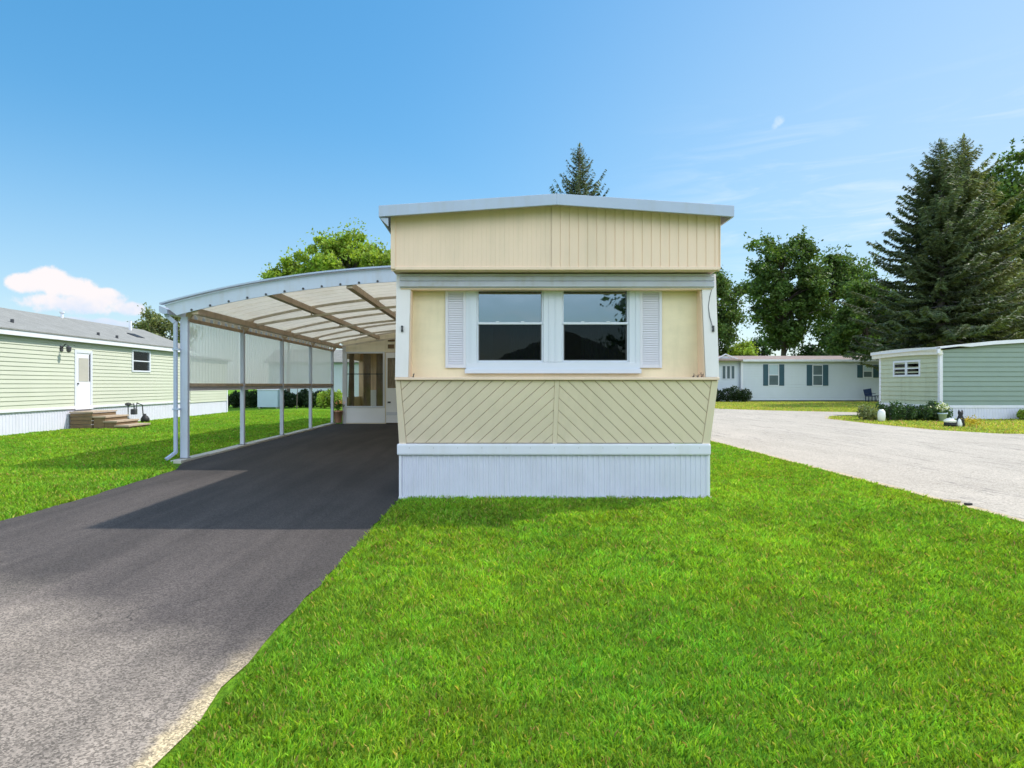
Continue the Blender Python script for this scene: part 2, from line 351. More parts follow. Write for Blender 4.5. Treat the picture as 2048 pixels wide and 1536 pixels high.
def box(name, m, parent, *b, bevel=0): return MB().box(*b).build(name, m, parent, bevel=bevel)

def lap_wall(p0, p1, nrm, z0, top, pitch, depth, seg=1):
    """horizontal clapboards between p0 and p1 (x, y); top is a height or a function of 0..1"""
    b = MB(); tf = top if callable(top) else (lambda t: top)
    p0 = Vector((*p0, 0)); p1 = Vector((*p1, 0)); n = Vector((*nrm, 0))
    for k in range(seg):
        t0, t1 = k/seg, (k+1)/seg; a = p0.lerp(p1, t0); c = p0.lerp(p1, t1); ha, hc = tf(t0), tf(t1)
        z = z0
        while z < max(ha, hc)-1e-4:
            za, zc = min(z+pitch, ha), min(z+pitch, hc)
            if za > z or zc > z:
                def P(base, zz, d): return base+n*d+Vector((0, 0, zz))
                la, lc = max(za, z), max(zc, z)
                b.add([P(a, z, depth), P(c, z, depth), P(c, lc, depth*(1-(lc-z)/pitch)), P(a, la, depth*(1-(la-z)/pitch)), P(a, z, 0), P(c, z, 0)],
                      [(0,1,2,3), (4,5,1,0)])
            z += pitch
    return b
def rib_wall(p0, p1, nrm, z0, top, pitch, depth, kind='rib', rnd=0):
    b = MB(); p0 = Vector((*p0, 0)); p1 = Vector((*p1, 0)); n = Vector((*nrm, 0)); L = (p1-p0).length; d = (p1-p0)/L
    tf = top if callable(top) else (lambda t: top)
    prof = []; s = 0; rn = random.Random(4)
    while s < L-1e-4:
        w = min(pitch*(1+rn.uniform(-rnd, rnd)), L-s)
        if kind == 'saw': prof += [(s, depth), (s+w-.001, 0)]
        else: prof += [(s, 0), (s+w*.55, 0), (s+w*.66, depth), (s+w*.9, depth)]
        s += w
    prof.append((L, 0))
    vs = []
    for q, h in prof:
        base = p0+d*q+n*h
        vs += [base+Vector((0,0,z0)), base+Vector((0,0,tf(q/L)))]
    return b.add(vs, [(2*i, 2*i+2, 2*i+3, 2*i+1) for i in range(len(prof)-1)])

# ------------------------------------------------------------------ foliage helpers (numpy)
RG = np.random.default_rng(11)
def quads_object(name, V, cols, m, parent=None, nv=4):
    """V: (n, nv, 3) separate faces, cols: (n, 3) tint per face"""
    n = len(V); me = bpy.data.meshes.new(name)
    me.vertices.add(n*nv); me.loops.add(n*nv); me.polygons.add(n)
    me.vertices.foreach_set('co', np.ascontiguousarray(V, dtype=np.float32).ravel())
    me.loops.foreach_set('vertex_index', np.arange(n*nv, dtype=np.int32))
    me.polygons.foreach_set('loop_start', np.arange(0, n*nv, nv, dtype=np.int32))
    me.polygons.foreach_set('loop_total', np.full(n, nv, dtype=np.int32))
    at = me.color_attributes.new('tint', 'FLOAT_COLOR', 'POINT')
    c4 = np.ones((n, nv, 4), dtype=np.float32); c4[:, :, :3] = cols[:, None, :]
    at.data.foreach_set('color', c4.ravel())
    me.update(); me.validate()
    me.materials.append(m); o = bpy.data.objects.new(name, me); COL.objects.link(o)
    if parent: attach(o, parent)
    return o
def unit(a): return a/np.maximum(np.linalg.norm(a, axis=-1, keepdims=True), 1e-9)
def leaf_quads(P, size, rg, aspect=.55, up=.35, axis=None):
    n = len(P); nrm = unit(rg.normal(size=(n, 3))+np.array([0, 0, up]))
    a = unit(np.cross(nrm, rg.normal(size=(n, 3)))) if axis is None else unit(axis+rg.normal(size=(n, 3))*.25)
    b = unit(np.cross(nrm, a)); s = (size*rg.uniform(.6, 1.35, n))[:, None]
    return np.stack([P-a*s*.5, P+b*s*aspect*.5-a*s*.05, P+a*s*.55, P-b*s*aspect*.5-a*s*.05], axis=1)
def tints(n, rg, lo=.6, hi=1.5, warm=.15):
    l = rg.uniform(lo, hi, n); w = rg.uniform(-warm, warm, n)
    return np.stack([l*(1+w), l, l*(1-w)], axis=1)

def broadleaf(name, label, base, height, crown_r, crown_z0, m, seed, group=None, clumps=60, per=170, leaf=.24, spread=.62, trunk_r=.28, bark='bark', cat='tree', clump_r=.95, flat=1.0, gaps=.0):
    rg = np.random.default_rng(seed); bx, by = base
    t = thing(name, label, cat, (bx, by, 0), group)
    cz = (crown_z0+height)/2; rz = (height-crown_z0)/2
    cs = []
    while len(cs) < clumps:
        p = rg.normal(size=3); p /= np.linalg.norm(p); r = rg.uniform(.35, 1)**.6
        q = np.array([p[0]*crown_r*r, p[1]*crown_r*r, p[2]*rz*r])
        k = 1-.35*max(0, -p[2])          # slimmer below
        q[0] *= k; q[1] *= k
        cs.append(q*rg.uniform(.78, 1.12)*[1, 1, 1]+[bx, by, cz])
    cs = np.array(cs)
    cs[:, 2] = np.clip(cs[:, 2], crown_z0, height-.3)
    V = []; cols = []
    for c in cs:
        n = int(per*rg.uniform(.5, 1.4)); r = clump_r*rg.uniform(.6, 1.25)
        d = unit(rg.normal(size=(n, 3)))*(rg.uniform(0, 1, (n, 1))**.5)*r*np.array([1, 1, .7*flat]); d[:, 2] -= .12*r*(d[:, 0]**2+d[:, 1]**2)/r**2
        V.append(leaf_quads(c+d, leaf, rg, .7, .6))
        tt = tints(n, rg, .65, 1.35); tt *= rg.uniform(.7, 1.35)
        cols.append(tt)
    # loose twigs standing out of the outline
    n = clumps*14; idx = rg.integers(0, len(cs), n); out = unit(cs[idx]-[bx, by, cz]+rg.normal(size=(n, 3))*.8)
    P = cs[idx]+out*clump_r*rg.uniform(.8, 1.55, (n, 1)); V.append(leaf_quads(P, leaf*.9, rg)); cols.append(tints(n, rg))
    quads_object('crown', np.concatenate(V), np.concatenate(cols), m, t)
    b = MB(); top = height*.8
    pts = [(bx+rg.normal()*.06*i, by+rg.normal()*.06*i, top*i/5) for i in range(6)]
    b.tube(pts, [trunk_r*(1.25 if i == 0 else 1)*(1-.8*i/5) for i in range(6)], 8)
    for c in cs[::2]:
        z = min(max(crown_z0*.75, c[2]-rg.uniform(1, 3)), top*.95); i = int(z/top*5); f = z/top*5-i
        s0 = Vector(pts[min(i, 5)]).lerp(Vector(pts[min(i+1, 5)]), f); mid = s0.lerp(Vector(c), .55)+Vector((0, 0, .25))
        rr = trunk_r*.3*(1-.6*z/height)
        b.tube([s0, mid, c], [rr, rr*.6, rr*.2], 5)
    b.build('trunk', M[bark], t, smooth=True, tidy=False)
    return t

def spruce(name, label, base, height, half_w, z_low, m, seed, group=None, trunk_r=.3, dens=1.0, spray=.55, shape=.8, droop=.25, bark='bark_grey', per_m=9, tip_up=.2):
    rg = np.random.default_rng(seed); bx, by = base
    t = thing(name, label, 'tree', (bx, by, 0), group)
    V = []; cols = []; b = MB()
    b.tube([(bx, by, 0), (bx+.05, by, height*.5), (bx, by, height*.99)], [trunk_r, trunk_r*.6, .03], 8)
    z = z_low
    while z < height-.15:
        f = (height-z)/(height-z_low); L0 = half_w*(f**shape)+.12
        nb = int(max(4, 7*(.6+.6*f)*dens))
        a0 = rg.uniform(0, 6.3)
        for j in range(nb):
            a = a0+6.283*j/nb+rg.normal()*.25; L = L0*rg.uniform(.38, 1.22)*(1+.16*math.sin(z*2.1+a*2))
            rise = (.35-.55*f)+rg.normal()*.07
            ks = np.linspace(0, 1, 5)
            pts = [(bx+math.cos(a)*L*k, by+math.sin(a)*L*k, z+L*(rise*k-droop*k*k*f+tip_up*k**4*.6)) for k in ks]
            r0 = .02+.035*f*trunk_r/.3
            b.tube(pts, [r0*(1-.85*k) for k in ks], 4, cap=False)
            n = int(max(6, L*per_m*5.5*dens)); k = rg.uniform(.1, 1, n)**.8
            P = np.stack([np.interp(k, ks, [p[q] for p in pts]) for q in range(3)], axis=1)
            side = rg.choice([-1, 1], n)
            ax = np.stack([math.cos(a)*.55-math.sin(a)*side*.85, math.sin(a)*.55+math.cos(a)*side*.85, -.38+rg.normal(size=n)*.15], axis=1)
            s = spray*(1.15-.6*k)*np.minimum(1, .22+L/3.2)
            P = P+ax*s[:, None]*.4
            V.append(leaf_quads(P, s, rg, .24, 1.4, ax))
            tt = tints(n, rg, .6, 1.4, .12)*rg.uniform(.75, 1.3); cols.append(tt)
        z += max(.20, (.45 if height > 20 else .36)*(.4+.8*f))/max(dens, .6)**.5
    n = 40; zt = rg.uniform(height-.9, height+.1, n); P = np.stack([bx+rg.normal(size=n)*.06, by+rg.normal(size=n)*.06, zt], axis=1)
    V.append(leaf_quads(P, .25, rg, .25, .2, np.tile([0, 0, 1.], (n, 1)))); cols.append(tints(n, rg))
    quads_object('crown', np.concatenate(V), np.concatenate(cols), m, t)
    b.build('trunk', M[bark], t, smooth=True, tidy=False)
    return t

def bush(name, label, x0, x1, y0, y1, h, m, seed, cat='bush', group=None, n=2600, leaf=.09, lumps=7, stems=True, z0=0.0):
    rg = np.random.default_rng(seed)
    t = thing(name, label, cat, ((x0+x1)/2, (y0+y1)/2, z0), group)
    V = []; cols = []; tops = []
    for i in range(lumps):
        c = np.array([rg.uniform(x0+(x1-x0)*.12, x1-(x1-x0)*.12), rg.uniform(y0+(y1-y0)*.2, y1-(y1-y0)*.2), 0])
        if lumps > 3: c[0] = x0+(x1-x0)*(i+.5+rg.normal()*.2)/lumps
        hh = h*rg.uniform(.72, 1.05); rx = max((x1-x0)/lumps*1.0, (x1-x0)*.16); ry = (y1-y0)*.42
        k = n//lumps; d = unit(rg.normal(size=(k, 3)))*(rg.uniform(.2, 1, (k, 1))**.4)
        P = c+[0, 0, z0+hh*.5]+d*[rx, ry, hh*.5]; P[:, 2] += rg.normal(size=k)*.03
        P[:, 2] = np.maximum(P[:, 2], z0+.02)
        V.append(leaf_quads(P, leaf, rg, .6, .5)); cols.append(tints(k, rg, .55, 1.5)*rg.uniform(.75, 1.25)); tops.append((c, hh))
    quads_object('foliage', np.concatenate(V), np.concatenate(cols), m, t)
    b = MB()
    for c, hh in tops:
        for q in range(3): b.tube([(c[0]+rg.normal()*.03, c[1], z0), (c[0]+rg.normal()*.1, c[1]+rg.normal()*.08, z0+hh*.7)], [.015, .006], 5)
    b.build('stem', M['bark'], t, tidy=False)
    return t

# ------------------------------------------------------------------ the setting
def sheet(name, pts, z, m, thick=0):
    b = MB(); b.add([(x, y, z) for x, y in pts], [tuple(range(len(pts)))]); o = b.build(name, m)
    if o.data.polygons[0].normal.z < 0: o.data.flip_normals()
    return struct(o)
g = MB(); xs = [-900, -200, -60, -30, -12, 0, 12, 30, 60, 200, 900]; ys = [-300, -60, -20, 0, 10, 20, 40, 80, 200, 600, 1500]
g.add([(x, y, -.012) for y in ys for x in xs], [(j*11+i, j*11+i+1, (j+1)*11+i+1, (j+1)*11+i) for j in range(10) for i in range(10)])
struct(g.build('ground', M['turf'], tidy=False))

rr = random.Random(3)
def wob(pts, amp=.028, step=.22):
    out = []
    for (a, b_) in zip(pts[:-1], pts[1:]):
        a = Vector(a); b_ = Vector(b_); n = max(1, int((b_-a).length/step)); per = Vector((-(b_-a).y, (b_-a).x)).normalized()
        for i in range(n): out.append(tuple(a.lerp(b_, i/n)+per*rr.uniform(-amp, amp)))
    out.append(pts[-1]); return out
DR_R = [(-1.22, -3.0), (-1.21, 2.3), (-1.19, 2.9), (-1.17, 3.9), (-1.12, 6.5), (-1.10, 7.6)]
DR_L = [(-5.40, 22.4), (-5.38, 11.3), (-5.02, 10.3), (-4.85, 7.5), (-4.85, 6.2), (-5.4, 3.4), (-6.6, 0.5), (-8, -3)]
drive_pts = wob(DR_R)+[(-1.02, 7.8), (-1.02, 22.4)]+wob(DR_L)
sheet('driveway', drive_pts, .0, M['drive'])
RD_L = [(5.2, -4), (5.2, 30.5), (4.2, 36.2), (-4, 41)]
RD_R = [(0, 52), (12, 44), (12.6, 35.8), (15.0, 33.2), (17.5, 31.6), (21, 31.2), (21, 30.0), (17.2, 29.2), (14.4, 27.8), (13.2, 25.6), (13.05, 22.5), (13.15, 19.2), (13.9, 17.8), (16.5, 17.2), (40, 16.6), (40, 8), (13.2, -4)]
sheet('road', wob(RD_L, .03, .3)+RD_R, .004, M['road'])
# sandy edges where turf meets asphalt
def strip(name, line, w0, w1, z, m, amp):
    a = []; b_ = []
    L = wob(line, 0, .12)
    for i, p in enumerate(L):
        q = Vector(L[min(i+1, len(L)-1)])-Vector(L[max(i-1, 0)]); q.normalize(); n = Vector((-q.y, q.x)); f = i/max(1, len(L)-1); w = w0+(w1-w0)*f
        a.append(tuple(Vector(p)+n*(w+rr.uniform(-amp, amp)))); b_.append(tuple(Vector(p)-n*(w*.6+rr.uniform(-amp, amp))))
    b = MB(); n = len(a)
    b.add([(x, y, z) for x, y in a+b_], [(i, i+1, n+i+1, n+i) for i in range(n-1)]); return struct(b.build(name, m))
strip('dirt_edge', [(5.26, 0), (5.26, 13), (5.26, 30)], .07, .07, .008, M['sand'], .02)
strip('dirt_edge', [(13.1, 19.3), (13.0, 22.5), (13.15, 25.6), (14.3, 27.8)], .05, .05, .008, M['sand'], .03)
# concrete edging beneath the carport posts
ce = MB(); y = 11.2
while y < 22.3:
    L = rr.uniform(.8, 1.3); ce.box(-5.56+rr.uniform(-.01, .01), -5.36+rr.uniform(-.01, .01), y, min(y+L-.012, 22.3), -.05, .035+rr.uniform(0, .012)); y += L
struct(ce.build('concrete_edging', M['concrete'], bevel=.008))

# ------------------------------------------------------------------ grass blades
def grass(name, label, xr, yr, n_near, keep, seed, hue=(1, 1, 1), ypow=1.0, hmul=1.0):
    rg = np.random.default_rng(seed)
    # density falls with distance, blades get wider so that the sward stays closed
    y = yr[0]*(yr[1]/yr[0])**(rg.uniform(0, 1, n_near)**ypow); x = rg.uniform(0, 1, n_near)
    x = xr[0]+x*(xr[1]-xr[0])
    ok = keep(x, y); x = x[ok]; y = y[ok]
    # inside what the camera could see, with a generous margin to either side
    ok = (x/y < .95) & (x/y > -.90); x = x[ok]; y = y[ok]; n = len(x)
    cell = np.floor(x*9)*131+np.floor(y*9)*17; h0 = np.modf(np.abs(np.sin(cell*12.9898)*43758.5))[0]
    lean_a = h0*6.283+rg.normal(size=n)*1.5; size = np.clip(y/4.5, .75, 3.5)
    H = rg.uniform(.016, .044, n)*(.8+.5*h0)*np.clip(size, .8, 1.25)*hmul; Wd = rg.uniform(.0018, .0036, n)*size*1.45
    lean = H*rg.uniform(.15, 1.0, n)
    face = rg.uniform(0, 6.283, n); wx = np.cos(face)*Wd; wy = np.sin(face)*Wd
    lx = np.cos(lean_a)*lean; ly = np.sin(lean_a)*lean; z0 = -.012
    B0 = np.stack([x-wx, y-wy, np.full(n, z0)], 1); B1 = np.stack([x+wx, y+wy, np.full(n, z0)], 1)
    mx, my, mz = x+lx*.3, y+ly*.3, z0+H*.62
    C0 = np.stack([mx-wx*.8, my-wy*.8, mz], 1); C1 = np.stack([mx+wx*.8, my+wy*.8, mz], 1)
    T = np.stack([x+lx, y+ly, z0+H], 1)
    big = .5+.5*np.sin(x*1.3+np.sin(y*.9)*1.7)*np.sin(y*1.1+np.sin(x*.7)*2)
    pn = np.sin(x*2.9+1.7*np.sin(y*2.1+x*.6))*np.sin(y*3.3+1.9*np.sin(x*2.3-y*.8))+.6*np.sin(x*7.1+2*np.sin(y*5.3))*np.sin(y*6.7+2*np.sin(x*6.1))
    patch = np.clip(1+.09*pn, .75, 1.25)
    l = rg.uniform(.55, 1.45, n)*(.78+.44*h0)*(.92+.16*big)*patch; warm = np.where(rg.uniform(size=n) < .06, 1.0, 0.0)
    yel = rg.uniform(-.2, .3, n)+.22*(big-.5)-.06*pn+.04
    col = np.stack([l*(1+yel)+warm*1.5, l*(1+warm*.05), l*(1-yel*.5)+warm*3], 1)
    col = col*np.array(hue)
    V = np.stack([B0, B1, C1, T, C0], axis=1)
    o = quads_object(name, V, col, M['grass'], None, 5)
    o['kind'] = 'stuff'; o['label'] = label; o['category'] = 'grass'
    return o
def verge_keep(x, y):
    e = np.interp(y, [17.2, 17.8, 19.2, 22.5, 25.6, 27.8, 29.2], [16.5, 13.9, 13.15, 13.05, 13.2, 14.4, 17.2])
    a = (y > 17.3) & (y < 29.1) & (x > e+.1) & ((y < 25.3) | (x < 17.3))
    f = np.interp(y, [31.6, 33.2, 35.8, 44, 51.9], [17.5, 15, 12.6, 12, 8])
    return a | ((y > 31.7) & (y < 51.8) & (x > f+.1))
def right_keep(x, y):
    e = np.interp(y, [p[1] for p in DR_R], [p[0] for p in DR_R])
    e = np.where(y > 7.6, -1.0, e)
    jit = np.sin(x*40+y*57)*.012
    house = (x > -1.1) & (x < 2.57) & (y > 7.72)
    dirt = np.clip((3.6-y)*.03, 0, .04)
    return (x > e+.01+dirt+jit*.6) & (x < 5.17+jit) & ~house
grass('lawn_grass', 'bright green mown lawn in front of the cream mobile home', (-1.35, 5.25), (2.0, 30), 620000, right_keep, 5)
def left_keep(x, y):
    e = np.interp(y, [3.4, 6.2, 7.5, 10.3, 11.3, 22.4, 60], [-5.4, -4.85, -4.85, -5.02, -5.55, -5.55, -5.55])
    return (x < e-.02+np.sin(y*47+x*13)*.03) & (x > -12.8)
grass('lawn_grass', 'green lawn left of the driveway, partly in the shadow of the carport', (-12.9, -4.7), (5.5, 34), 300000, left_keep, 6)

grass('verge_grass', 'yellowish dry grass verges across the road in front of the far homes', (12, 36), (17, 52), 150000, verge_keep, 7, hue=(1.55, .98, 2.2))

# ------------------------------------------------------------------ the cream mobile home
XL, XR, XC = -1.10, 2.565, .735
YS = 7.70                                   # plane of the skirting
home = thing('mobile_home', 'cream mobile home with chevron panel below two front windows and white ribbed skirting', 'mobile home', (.73, 14, 0))
# skirting
rib_wall((XL, YS), (XR, YS), (0, -1), .0, .52, .061, .012, rnd=.12).build('skirting', M['white_rib'], home, tidy=False)
b = MB(); b.box(XL+.001, XL+.03, YS+.002, 26, 0, .52); b.box(XR-.03, XR-.001, YS+.002, 26, 0, .52); b.box(XL-.012, XR+.03, YS-.025, YS-.011, -.01, .022); b.build('skirting', M['white_rib'], home)
sc = MB()
for k in range(13): xx = XL+.12+k*.285; sc.box(xx-.003, xx+.003, YS-.048, YS-.044, .60, .606)
sc.build('fasteners', M['darkmetal'], home)['kind'] = 'stuff'
b = MB(); b.box(XL-.028, XR+.012, YS-.045, YS+.01, .515, .652); b.build('skirting_band', M['white'], home, bevel=.02)
box('corner_trim', M['white'], home, XR-.028, XR+.006, YS-.02, YS+.02, .0, .512, bevel=.004)
box('corner_trim', M['white'], home, XL-.006, XL+.024, YS-.02, YS+.02, .0, .512, bevel=.004)
# long body behind
b = MB(); b.box(XL, XL+.04, YS+.05, 26, .66, 3.12); b.box(XR-.04, XR, YS+.05, 26, .66, 3.12); b.box(XL, XR, 25.96, 26, .0, 3.2); b.build('side_wall', M['cream'], home)
# chevron panel: slopes forward from the skirting band to the belt
A_bot = (YS-.005, .655); A_top = (7.40, 1.425)
def slope_pt(x, z, off=0.0):
    f = (z-A_bot[1])/(A_top[1]-A_bot[1]); y = A_bot[0]+(A_top[0]-A_bot[0])*f
    n = Vector((0, -(A_top[1]-A_bot[1]), -(A_bot[0]-A_top[0]))).normalized()
    return Vector((x, y, z))+n*off
def clip(poly, a, b_, c):                  # keep a*x + b*z <= c
    out = []
    for i in range(len(poly)):
        p, q = poly[i], poly[(i+1) % len(poly)]; dp = a*p[0]+b_*p[1]-c; dq = a*q[0]+b_*q[1]-c
        if dp <= 0: out.append(p)
        if dp*dq < 0: t_ = dp/(dp-dq); out.append((p[0]+(q[0]-p[0])*t_, p[1]+(q[1]-p[1])*t_))
    return out
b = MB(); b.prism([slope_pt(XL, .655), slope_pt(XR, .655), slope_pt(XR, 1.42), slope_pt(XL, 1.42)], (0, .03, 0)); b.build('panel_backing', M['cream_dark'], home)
b = MB()
side_in = .085
for sgn in (-1, 1):
    x_in = XC+sgn*.028; x_o_top = (XL+.055 if sgn < 0 else XR-.075); x_o_bot = (XL+side_in if sgn < 0 else XR-.09)
    half = [(x_in, .667), (x_in, 1.395), (x_o_top, 1.395), (x_o_bot, .667)]
    pitch = .1045; w = pitch-.007
    # boards rise towards the middle of the front
    a, c2 = (-sgn*.707*-1, .707)
    for k in range(-30, 31):
        base = .0+k*pitch
        nx, nz = (1*sgn*.68, .733)
        nx = nx if True else nx
        P = clip(clip(half, nx, nz, (nx*XC+nz*.66)+base+w), -nx, -nz, -((nx*XC+nz*.66)+base))
        if len(P) >= 3:
            pts = [slope_pt(px, pz, .001) for px, pz in P]; n = slope_pt(0, 1, 1)-slope_pt(0, 1, 0)
            b.prism(pts, n*.014)
b.build('chevron_panel', M['cream_lifted'], home, tidy=True, bevel=.003)
def strip_on_slope(x0, x1, x2, x3, z0, z1, off):   # x0,x1 at z0; x2,x3 at z1
    n = slope_pt(0, 1, 1)-slope_pt(0, 1, 0)
    return MB().prism([slope_pt(x0, z0, .001), slope_pt(x1, z0, .001), slope_pt(x3, z1, .001), slope_pt(x2, z1, .001)], n*off)
strip_on_slope(XC-.026, XC+.026, XC-.026, XC+.026, .66, 1.397, .018).build('centre_batten', M['cream_lifted'], home, bevel=.003)
strip_on_slope(XL-.004, XL+side_in-.004, XL-.004, XL+.05, .655, 1.397, .02).build('side_batten', M['cream_lifted'], home, bevel=.004)
strip_on_slope(XR-.086, XR+.004, XR-.07, XR+.004, .655, 1.397, .02).build('side_batten', M['cream_lifted'], home, bevel=.004)
box('belt_ledge', M['cream'], home, XL-.006, XR+.006, 7.355, 7.66, 1.400, 1.432, bevel=.006)
# cheeks either side of the recessed window wall
WY = 7.62
for sx, x0, x1 in ((-1, XL, XL+.03), (1, XR-.03, XR)):
    pr = [(x0, 7.39, 1.432), (x0, 7.50, 2.62), (x0, 7.75, 2.62), (x0, 7.75, .66), (x0, YS, .655), (x0, 7.45, 1.40)]
    MB().prism(pr, (x1-x0, 0, 0)).build('cheek', M['cream'], home)
    # white fin board on the front edge, wider at the top
    wt, wb = (.165, .148) if sx < 0 else (.167, .15)
    xo = XL-.004 if sx < 0 else XR+.004
    pts = [(xo, 7.365, 1.434), (xo, 7.475, 2.62), (xo-sx*wt, 7.475, 2.62), (xo-sx*wb, 7.365, 1.434)]
    MB().prism(pts, (0, .022, 0)).build('fin_board', M['fin'], home, bevel=.003)
    # inner return of the fin
    MB().prism([(xo-sx*wt, 7.499, 2.60), (xo-sx*wb, 7.389, 1.434), (xo-sx*wb, WY, 1.434), (xo-sx*wt, WY, 2.60)], (-sx*.012, 0, 0)).build('fin_return', M['cream'], home)
    # little dark catch half-way up
    br = thing if False else None
    bk = MB(); bx_ = xo-sx*.075 if sx < 0 else xo-.055
    bk.box(bx_-.012, bx_+.012, 7.395, 7.43, 1.95, 1.975); bk.box(bx_-.007, bx_+.007, 7.385, 7.43, 1.975, 2.0); bk.box(bx_-.012, bx_+.010, 7.39, 7.43, 2.0, 2.02)
    bk.build('catch', M['darkmetal'], home, bevel=.002)
MB().tube([(XR-.05, 7.46, 2.44), (XR-.075, 7.448, 2.36), (XR-.095, 7.44, 2.24), (XR-.085, 7.42, 2.12), (XR-.062, 7.405, 2.02)], .004, 6).build('cord', M['darkmetal'], home)
# window wall with an opening for each sash
def wx(u): return (u-VX)*WY/F
def wz(v): return CH+(VY-v)*WY/F
S0, S1 = wx(944), wx(1268)
win_l = (wx(957), wx(1083)); win_r = (wx(1127), wx(1254)); zt, zm, zb = wz(582), wz(647), wz(721)
b = MB(); T = .03
b.box(XL+.03, S0, WY, WY+T, 1.43, 2.62); b.box(S1, XR-.03, WY, WY+T, 1.43, 2.62)
b.box(S0, S1, WY, WY+T, 1.43, zb-.02); b.box(S0, S1, WY, WY+T, zt+.02, 2.62)
b.build('front_wall', M['cream_ply'], home)
# window surround
fr = MB(); x0, x1 = wx(932), wx(1279); xm0, xm1 = win_l[1], win_r[0]
fr.box(x0, win_l[0]-.02, WY-.03, WY-.002, wz(738), wz(575)); fr.box(win_r[1]+.02, x1, WY-.03, WY-.002, wz(738), wz(575))
fr.box(win_l[1]+.02, win_r[0]-.02, WY-.03, WY-.002, zb-.02, wz(575))
fr.box(x0, x1, WY-.032, WY-.002, wz(746), zb-.021); fr.box(win_l[0]-.02, win_l[1]+.02, WY-.03, WY-.002, zt+.012, wz(575)); fr.box(win_r[0]-.02, win_r[1]+.02, WY-.03, WY-.002, zt+.012, wz(575))
so = fr.build('window_surround', M['frame'], home, bevel=.006)
for xx in (wx(940), wx(1098), wx(1111), wx(1271)): MB().box(xx-.006, xx+.006, WY-.038, WY-.030, zb-.03, wz(576)).build('bead', M['frame'], so)
MB().box(x0-.012, x1+.012, WY-.055, WY-.033, wz(747), wz(738)).build('sill', M['frame'], so, bevel=.004)
for (a, c) in (win_l, win_r):
    wf = MB(); y0 = WY-.012
    wf.box(a-.02, a, y0, WY+.05, zb-.02, zt+.012); wf.box(c, c+.02, y0, WY+.05, zb-.02, zt+.012); wf.box(a, c, y0, WY+.05, zb-.02, zb); wf.box(a, c, y0, WY+.05, zt, zt+.012)
    w = wf.build('window', M['frame'], home, bevel=.003)
    MB().box(a-.008, c+.008, y0-.012, WY+.02, zm-.013, zm+.013).build('meeting_rail', M['frame'], w, bevel=.004)
    for q in (.3, .7): MB().box(a+(c-a)*q-.02, a+(c-a)*q+.02, y0-.018, y0+.02, zm+.013, zm+.022).build('latch', M['frame'], w, bevel=.003)
    s = MB(); s.box(a+.001, a+.014, WY+.004, WY+.02, zb+.001, zm-.013); s.box(c-.014, c-.001, WY+.004, WY+.02, zb+.001, zm-.013); s.box(a+.014, c-.014, WY+.004, WY+.02, zb+.001, zb+.010); s.build('screen_frame', M['darkmetal'], w)
    MB().box(a+.001, c-.001, WY+.036, WY+.040, zm+.012, zt-.001).build('upper_pane', M['glass_hi'], w)
    MB().box(a+.014, c-.014, WY+.018, WY+.022, zb+.001, zm-.014).build('lower_pane', M['glass_lo'], w)
# room behind the glass with dark curtains
b = MB(); b.box(S0-.1, S1+.1, 8.6, 8.63, 1.2, 2.6); b.box(S0-.1, S0-.07, WY+.05, 8.6, 1.2, 2.6); b.box(S1+.07, S1+.1, WY+.05, 8.6, 1.2, 2.6); b.box(S0-.1, S1+.1, WY+.04, 8.6, 1.17, 1.2); b.box(S0-.1, S1+.1, WY+.04, 8.6, 2.6, 2.63)
b.build('room_wall', M['wood'], home)
for (a, c), cuts in ((win_l, ((.0, .24), (.5, 1.0))), (win_r, ((.3, .72), (.72, 1.0)))):
    for c0, c1 in cuts:
        b = MB(); N = 40; xs_ = [a+(c-a)*(c0+(c1-c0)*i/N) for i in range(N+1)]
        vs = [(x, WY+.16+.018*math.sin(i*1.55)+.006*math.sin(i*.7), z) for i, x in enumerate(xs_) for z in (zb-.05, zt-.08)]
        b.add(vs, [(2*i, 2*i+2, 2*i+3, 2*i+1) for i in range(N)]); b.build('curtain', M['curtain'], home, smooth=True, tidy=False)
for (a, c) in (win_l, win_r): box('roller_blind', M['boxblue'], home, a-.02, c+.02, WY+.11, WY+.115, zm-.01, zt-.055)
# louvred shutters
for (u0, u1) in ((891, 932), (1279, 1323)):
    a, c = wx(u0), wx(u1); z0, z1 = wz(736), wz(577); s = MB(); f_ = .032
    s.box(a, a+f_, WY-.028, WY-.002, z0, z1); s.box(c-f_, c, WY-.028, WY-.002, z0, z1)
    s.box(a+f_, c-f_, WY-.028, WY-.002, z0, z0+.045); s.box(a+f_, c-f_, WY-.028, WY-.002, z1-.05, z1)
    sh = s.build('shutter', M['shutter'], home, bevel=.003)
    l = MB(); z = z0+.05
    l.box(a+f_, c-f_, WY-.008, WY-.003, z0+.045, z1-.05)
    while z < z1-.06:
        l.add([(a+f_, WY-.010, z+.026), (c-f_, WY-.010, z+.026), (c-f_, WY-.024, z), (a+f_, WY-.024, z), (a+f_, WY-.010, z), (c-f_, WY-.010, z)], [(0,1,2,3), (3,2,5,4)]); z += .027
    l.build('louvres', M['shutter'], sh, tidy=False)
# rolled metal awning under the box
aw = MB()
prof = [(7.44, 2.455), (7.415, 2.47), (7.41, 2.52), (7.425, 2.53), (7.412, 2.54), (7.412, 2.58), (7.43, 2.59), (7.43, 2.615), (7.60, 2.615), (7.60, 2.455)]
aw.prism([(XL+.04, y, z) for y, z in prof], (XR-XL-.075, 0, 0)); aw.build('awning_roll', M['awning'], home)
MB().box(XL+.05, XR-.05, 7.45, 7.60, 2.44, 2.456).build('awning_roll', M['cream'], home)
